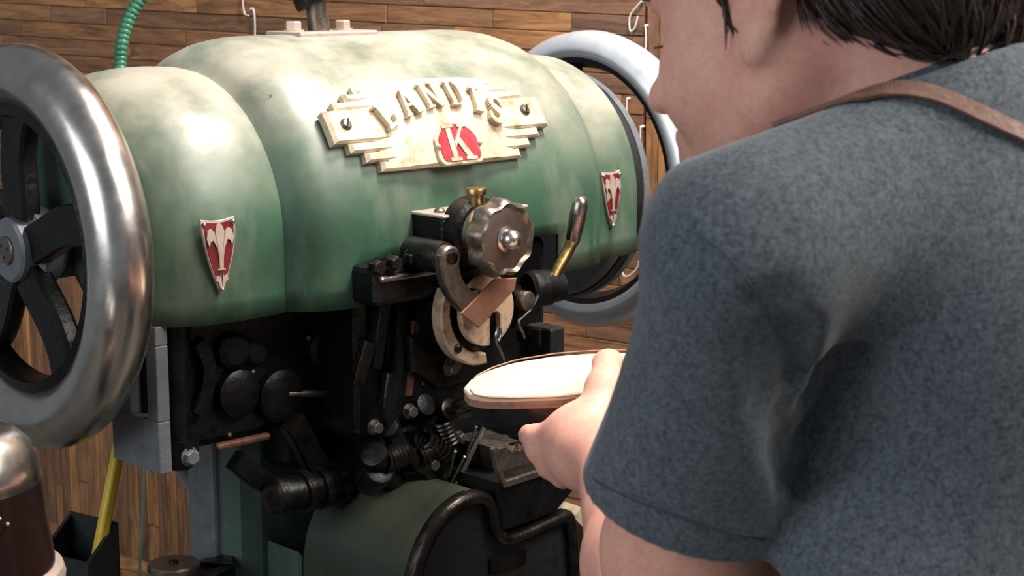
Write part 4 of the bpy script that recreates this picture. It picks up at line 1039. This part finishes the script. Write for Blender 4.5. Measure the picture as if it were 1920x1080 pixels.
for i in range(48):
    th = 2*PI*i/48; dd_ = cu*math.cos(th)+cv*math.sin(th); rr_ = np.linspace(.045, .14, 96); Pq = p0c - colN*.004 + rr_[:,None]*dd_; vals = T.at(Pq); k = np.argmax(vals < 0); out_ = k + np.argmax(vals[k:] > 0)
    ring.append(p0c - colN*.004 + dd_*((rr_[k] if vals[k] < 0 else .075) + .0035))
ring = [(ring[i-1]+ring[i]+ring[(i+1) % 48])/3 for i in range(48)]; ring.append(ring[0])
MB(lambda p: tuple(float(v) for v in (np.array(p)-FOOT))).tube(ring, 1, flat=(.006, .016, colN), caps=False).build('collar', 'shirt_cloth', person)
tlo = np.min([SHL, SHR, ELB, ELR, NBs-Zv*.58, NBs+tl*.2, NBs-tl*.2, NBs-tf*.2, NBs+tf*.15], 0)-.10; thi = np.max([SHL, SHR, NBs+Zv*.05, NBs-tl*.2, NBs+tf*.2, ELB, ELR], 0)+.10
tlo[2] = NBs[2]-.60
V_, F_ = surface(*T.grid(tlo, thi, .0034), smooth=2)
shirt = mesh_np('t_shirt', V_, F_, 'shirt_cloth', person, FOOT)
for nm_, pix_ in (('shoulder_seam', [(1290,428),(1345,462),(1392,512),(1424,560),(1440,600)]), ('hem_stitching', [(1112,898),(1160,925),(1240,958),(1320,985),(1400,1004),(1440,1008)])):
    q_ = [T.hit(*p) for p in pix_]; q_ = list(T.snapN(spline([p for p in q_ if p is not None], 6), .0001))
    MB(lambda p: tuple(float(v) for v in (np.array(p)-FOOT))).tube(q_, .0008, 6).build(nm_, 'seam_thread', person)
# ---- apron strap lying over the shirt
sp_ = [T.hit(x, y) for x, y in ((1612,186),(1650,176),(1700,170),(1760,182),(1830,212),(1900,246),(1960,278),(2030,330))]; sp_ = [p for p in sp_ if p is not None]
first = sp_[0]; pre = [T.snap(first + tl*.016 + tf*.05 - Zv*.01, .002), T.snap(first + tl*.012 + tf*.025, .002)]
post_ = [T.snap(NBs - tl*.10 - tf*.14 - Zv*z_, .002) for z_ in (.24, .34, .44)]
line = spline(pre + sp_ + post_, 6); line = T.snapN(line, .0024); nrm = T.gradN(line); line = list(line)
MB(lambda p: tuple(float(v) for v in (np.array(p)-FOOT))).tube(line, 1, flat=(.0105, .0034, nrm)).build('apron_strap', 'strap_leather', person)
# ---- trousers and shoes below the frame
J = SDF(); hp_ = PEL - Zv*.02
J.ell(NBs - Zv*.56 - tf*.045, TA, (.125,.168,.10), .03)
for s_ in (1, -1):
    hj = hp_ + tl*.09*s_ - Zv*.08; kn = hj - Zv*.40 + tl*.02*s_ + tf*.02; an = np.array([kn[0], kn[1], .10]) + tl*.02*s_ - tf*.03
    J.cone(hj, kn, .095, .068, .04); J.cone(kn, an, .068, .058, .03)
V_, F_ = surface(*J.grid(np.array([PEL[0]-.35, PEL[1]-.35, .03]), np.array([PEL[0]+.35, PEL[1]+.35, NBs[2]-.42]), .009), smooth=1); mesh_np('trousers', V_, F_, 'denim', person, FOOT)
for s_ in (1, -1):
    an = hp_ + tl*.13*s_ - tf*.01; K_ = SDF(); a_ = np.array([an[0], an[1], .045]); K_.cone(a_-tf*.05, a_+tf*.03, .044, .044, .03); K_.cone(a_+tf*.03, a_+tf*.17-Zv*.008, .044, .036, .03); K_.plane((0,0,0.002), -Zv)
    V_, F_ = surface(*K_.grid(a_-.25, a_+.25, .008), smooth=1); mesh_np('shoe', V_, F_, 'shoe_leather', person, FOOT)
# ---- hair: a cap over the skull and loose locks along its edge
Hr = SDF(); Hr.ell(Hd(-.026,0,.058), HA, (.122,.089,.098), .02); Hr.cone(Hd(-.088,.04,.015), Hd(-.092,-.04,.015), .044, None, .03); Hr.cone(Hd(-.095,.02,-.008), Hd(-.095,-.045,-.012), .034, None, .02)
Hr.cone(Hd(.018,.074,.03), Hd(.014,.074,.004), .008, .004, .008); Hr.cone(Hd(.018,-.074,.03), Hd(.014,-.074,.004), .008, .004, .008)
def facecut(x, y, z):
    dx, dy, dz = x-HO[0], y-HO[1], z-HO[2]; f_ = dx*hf[0]+dy*hf[1]+dz*hf[2]; l_ = dx*hl[0]+dy*hl[1]+dz*hl[2]; u_ = dx*hu[0]+dy*hu[1]+dz*hu[2]
    return np.maximum(.030-f_, u_-.085)
Hr.add(facecut, HO-.3, HO+.3, .01, 's')
def earcut(x, y, z):
    dx, dy, dz = x-HO[0], y-HO[1], z-HO[2]; f_ = dx*hf[0]+dy*hf[1]+dz*hf[2]; u_ = dx*hu[0]+dy*hu[1]+dz*hu[2]
    return np.maximum(np.abs(f_+.012)-.024, u_-.030)
Hr.add(earcut, HO-.12, HO+.12, .01, 's')
V_, F_ = surface(*Hr.grid(HO-.17, HO+.20, .004), smooth=1)
simple('hair', srgb(52, 38, 32), .45, 0, .45, 120, .4, 300, dark=srgb(30, 22, 18))
hc = mesh_np('hair', V_, F_, 'hair', person, FOOT)
rs = random.Random(11); nr_ = np.random.RandomState(11); b = MB(lambda p: tuple(float(v) for v in (np.array(p)-FOOT)))
cand = np.stack([nr_.uniform(-.14,.02,6000), nr_.uniform(-.095,.095,6000), nr_.uniform(-.07,.07,6000)], 1); cand = HO + cand[:,:1]*hf + cand[:,1:2]*hl + cand[:,2:]*hu
cand = cand[np.abs(Hr.at(cand)) < .012][:1000]; cand = Hr.snapN(cand, 0.0, 4); ln = nr_.uniform(.018,.036,len(cand))[:,None]; sd = nr_.uniform(-.25,.25,len(cand))[:,None]
gd = Hr.gradN(cand); cur = cand.copy(); tr = [cand - gd*.002]
for k in range(1, 5):
    dv = -hu*.9 - hf*.35 + hl*sd; dv = dv - gd*np.sum(dv*gd, 1)[:,None]; dv /= np.linalg.norm(dv, axis=1)[:,None]; cur = cur + dv*ln/4; tr.append(cur + gd*.0022*math.sin(k*.7))
tr = np.stack(tr, 1)
for i in range(len(cand)):
    w_ = rs.uniform(.0007,.0016); b.tube(list(tr[i]), [w_, w_, w_*.9, w_*.6, w_*.15], 4, caps=False)
tag(b.build('hair_locks', 'hair', person, auto=False), kind='stuff')
# eyes, mostly hidden by the cheek
simple('eye_white', srgb(226, 220, 214), .2, 0, .05, 50)
for s_ in (1, -1):
    o = MB(lambda p: tuple(float(v) for v in (np.array(p)-FOOT))).sphere(Hd(.0795,.033*s_,.006), .0112, 14).build('eye', 'eye_white', person)
    lash = [Hd(.0935, .033*s_+u*.014, .0005-.003*abs(u)) - hf*.004*u*u for u in (-1,-.5,0,.5,1)]
    MB(lambda p: tuple(float(v) for v in (np.array(p)-FOOT))).tube(lash, 1, flat=(.005,.0015,hu)).build('eyelash', 'hair', person)
    brow = [Hd(.1005-.010*u*u, .033*s_+u*.022, .033+.003*(1-u*u)) for u in (-1,-.5,0,.5,1)]
    MB(lambda p: tuple(float(v) for v in (np.array(p)-FOOT))).tube(brow, 1, flat=(.010,.004,hf)).build('eyebrow', 'hair', person)
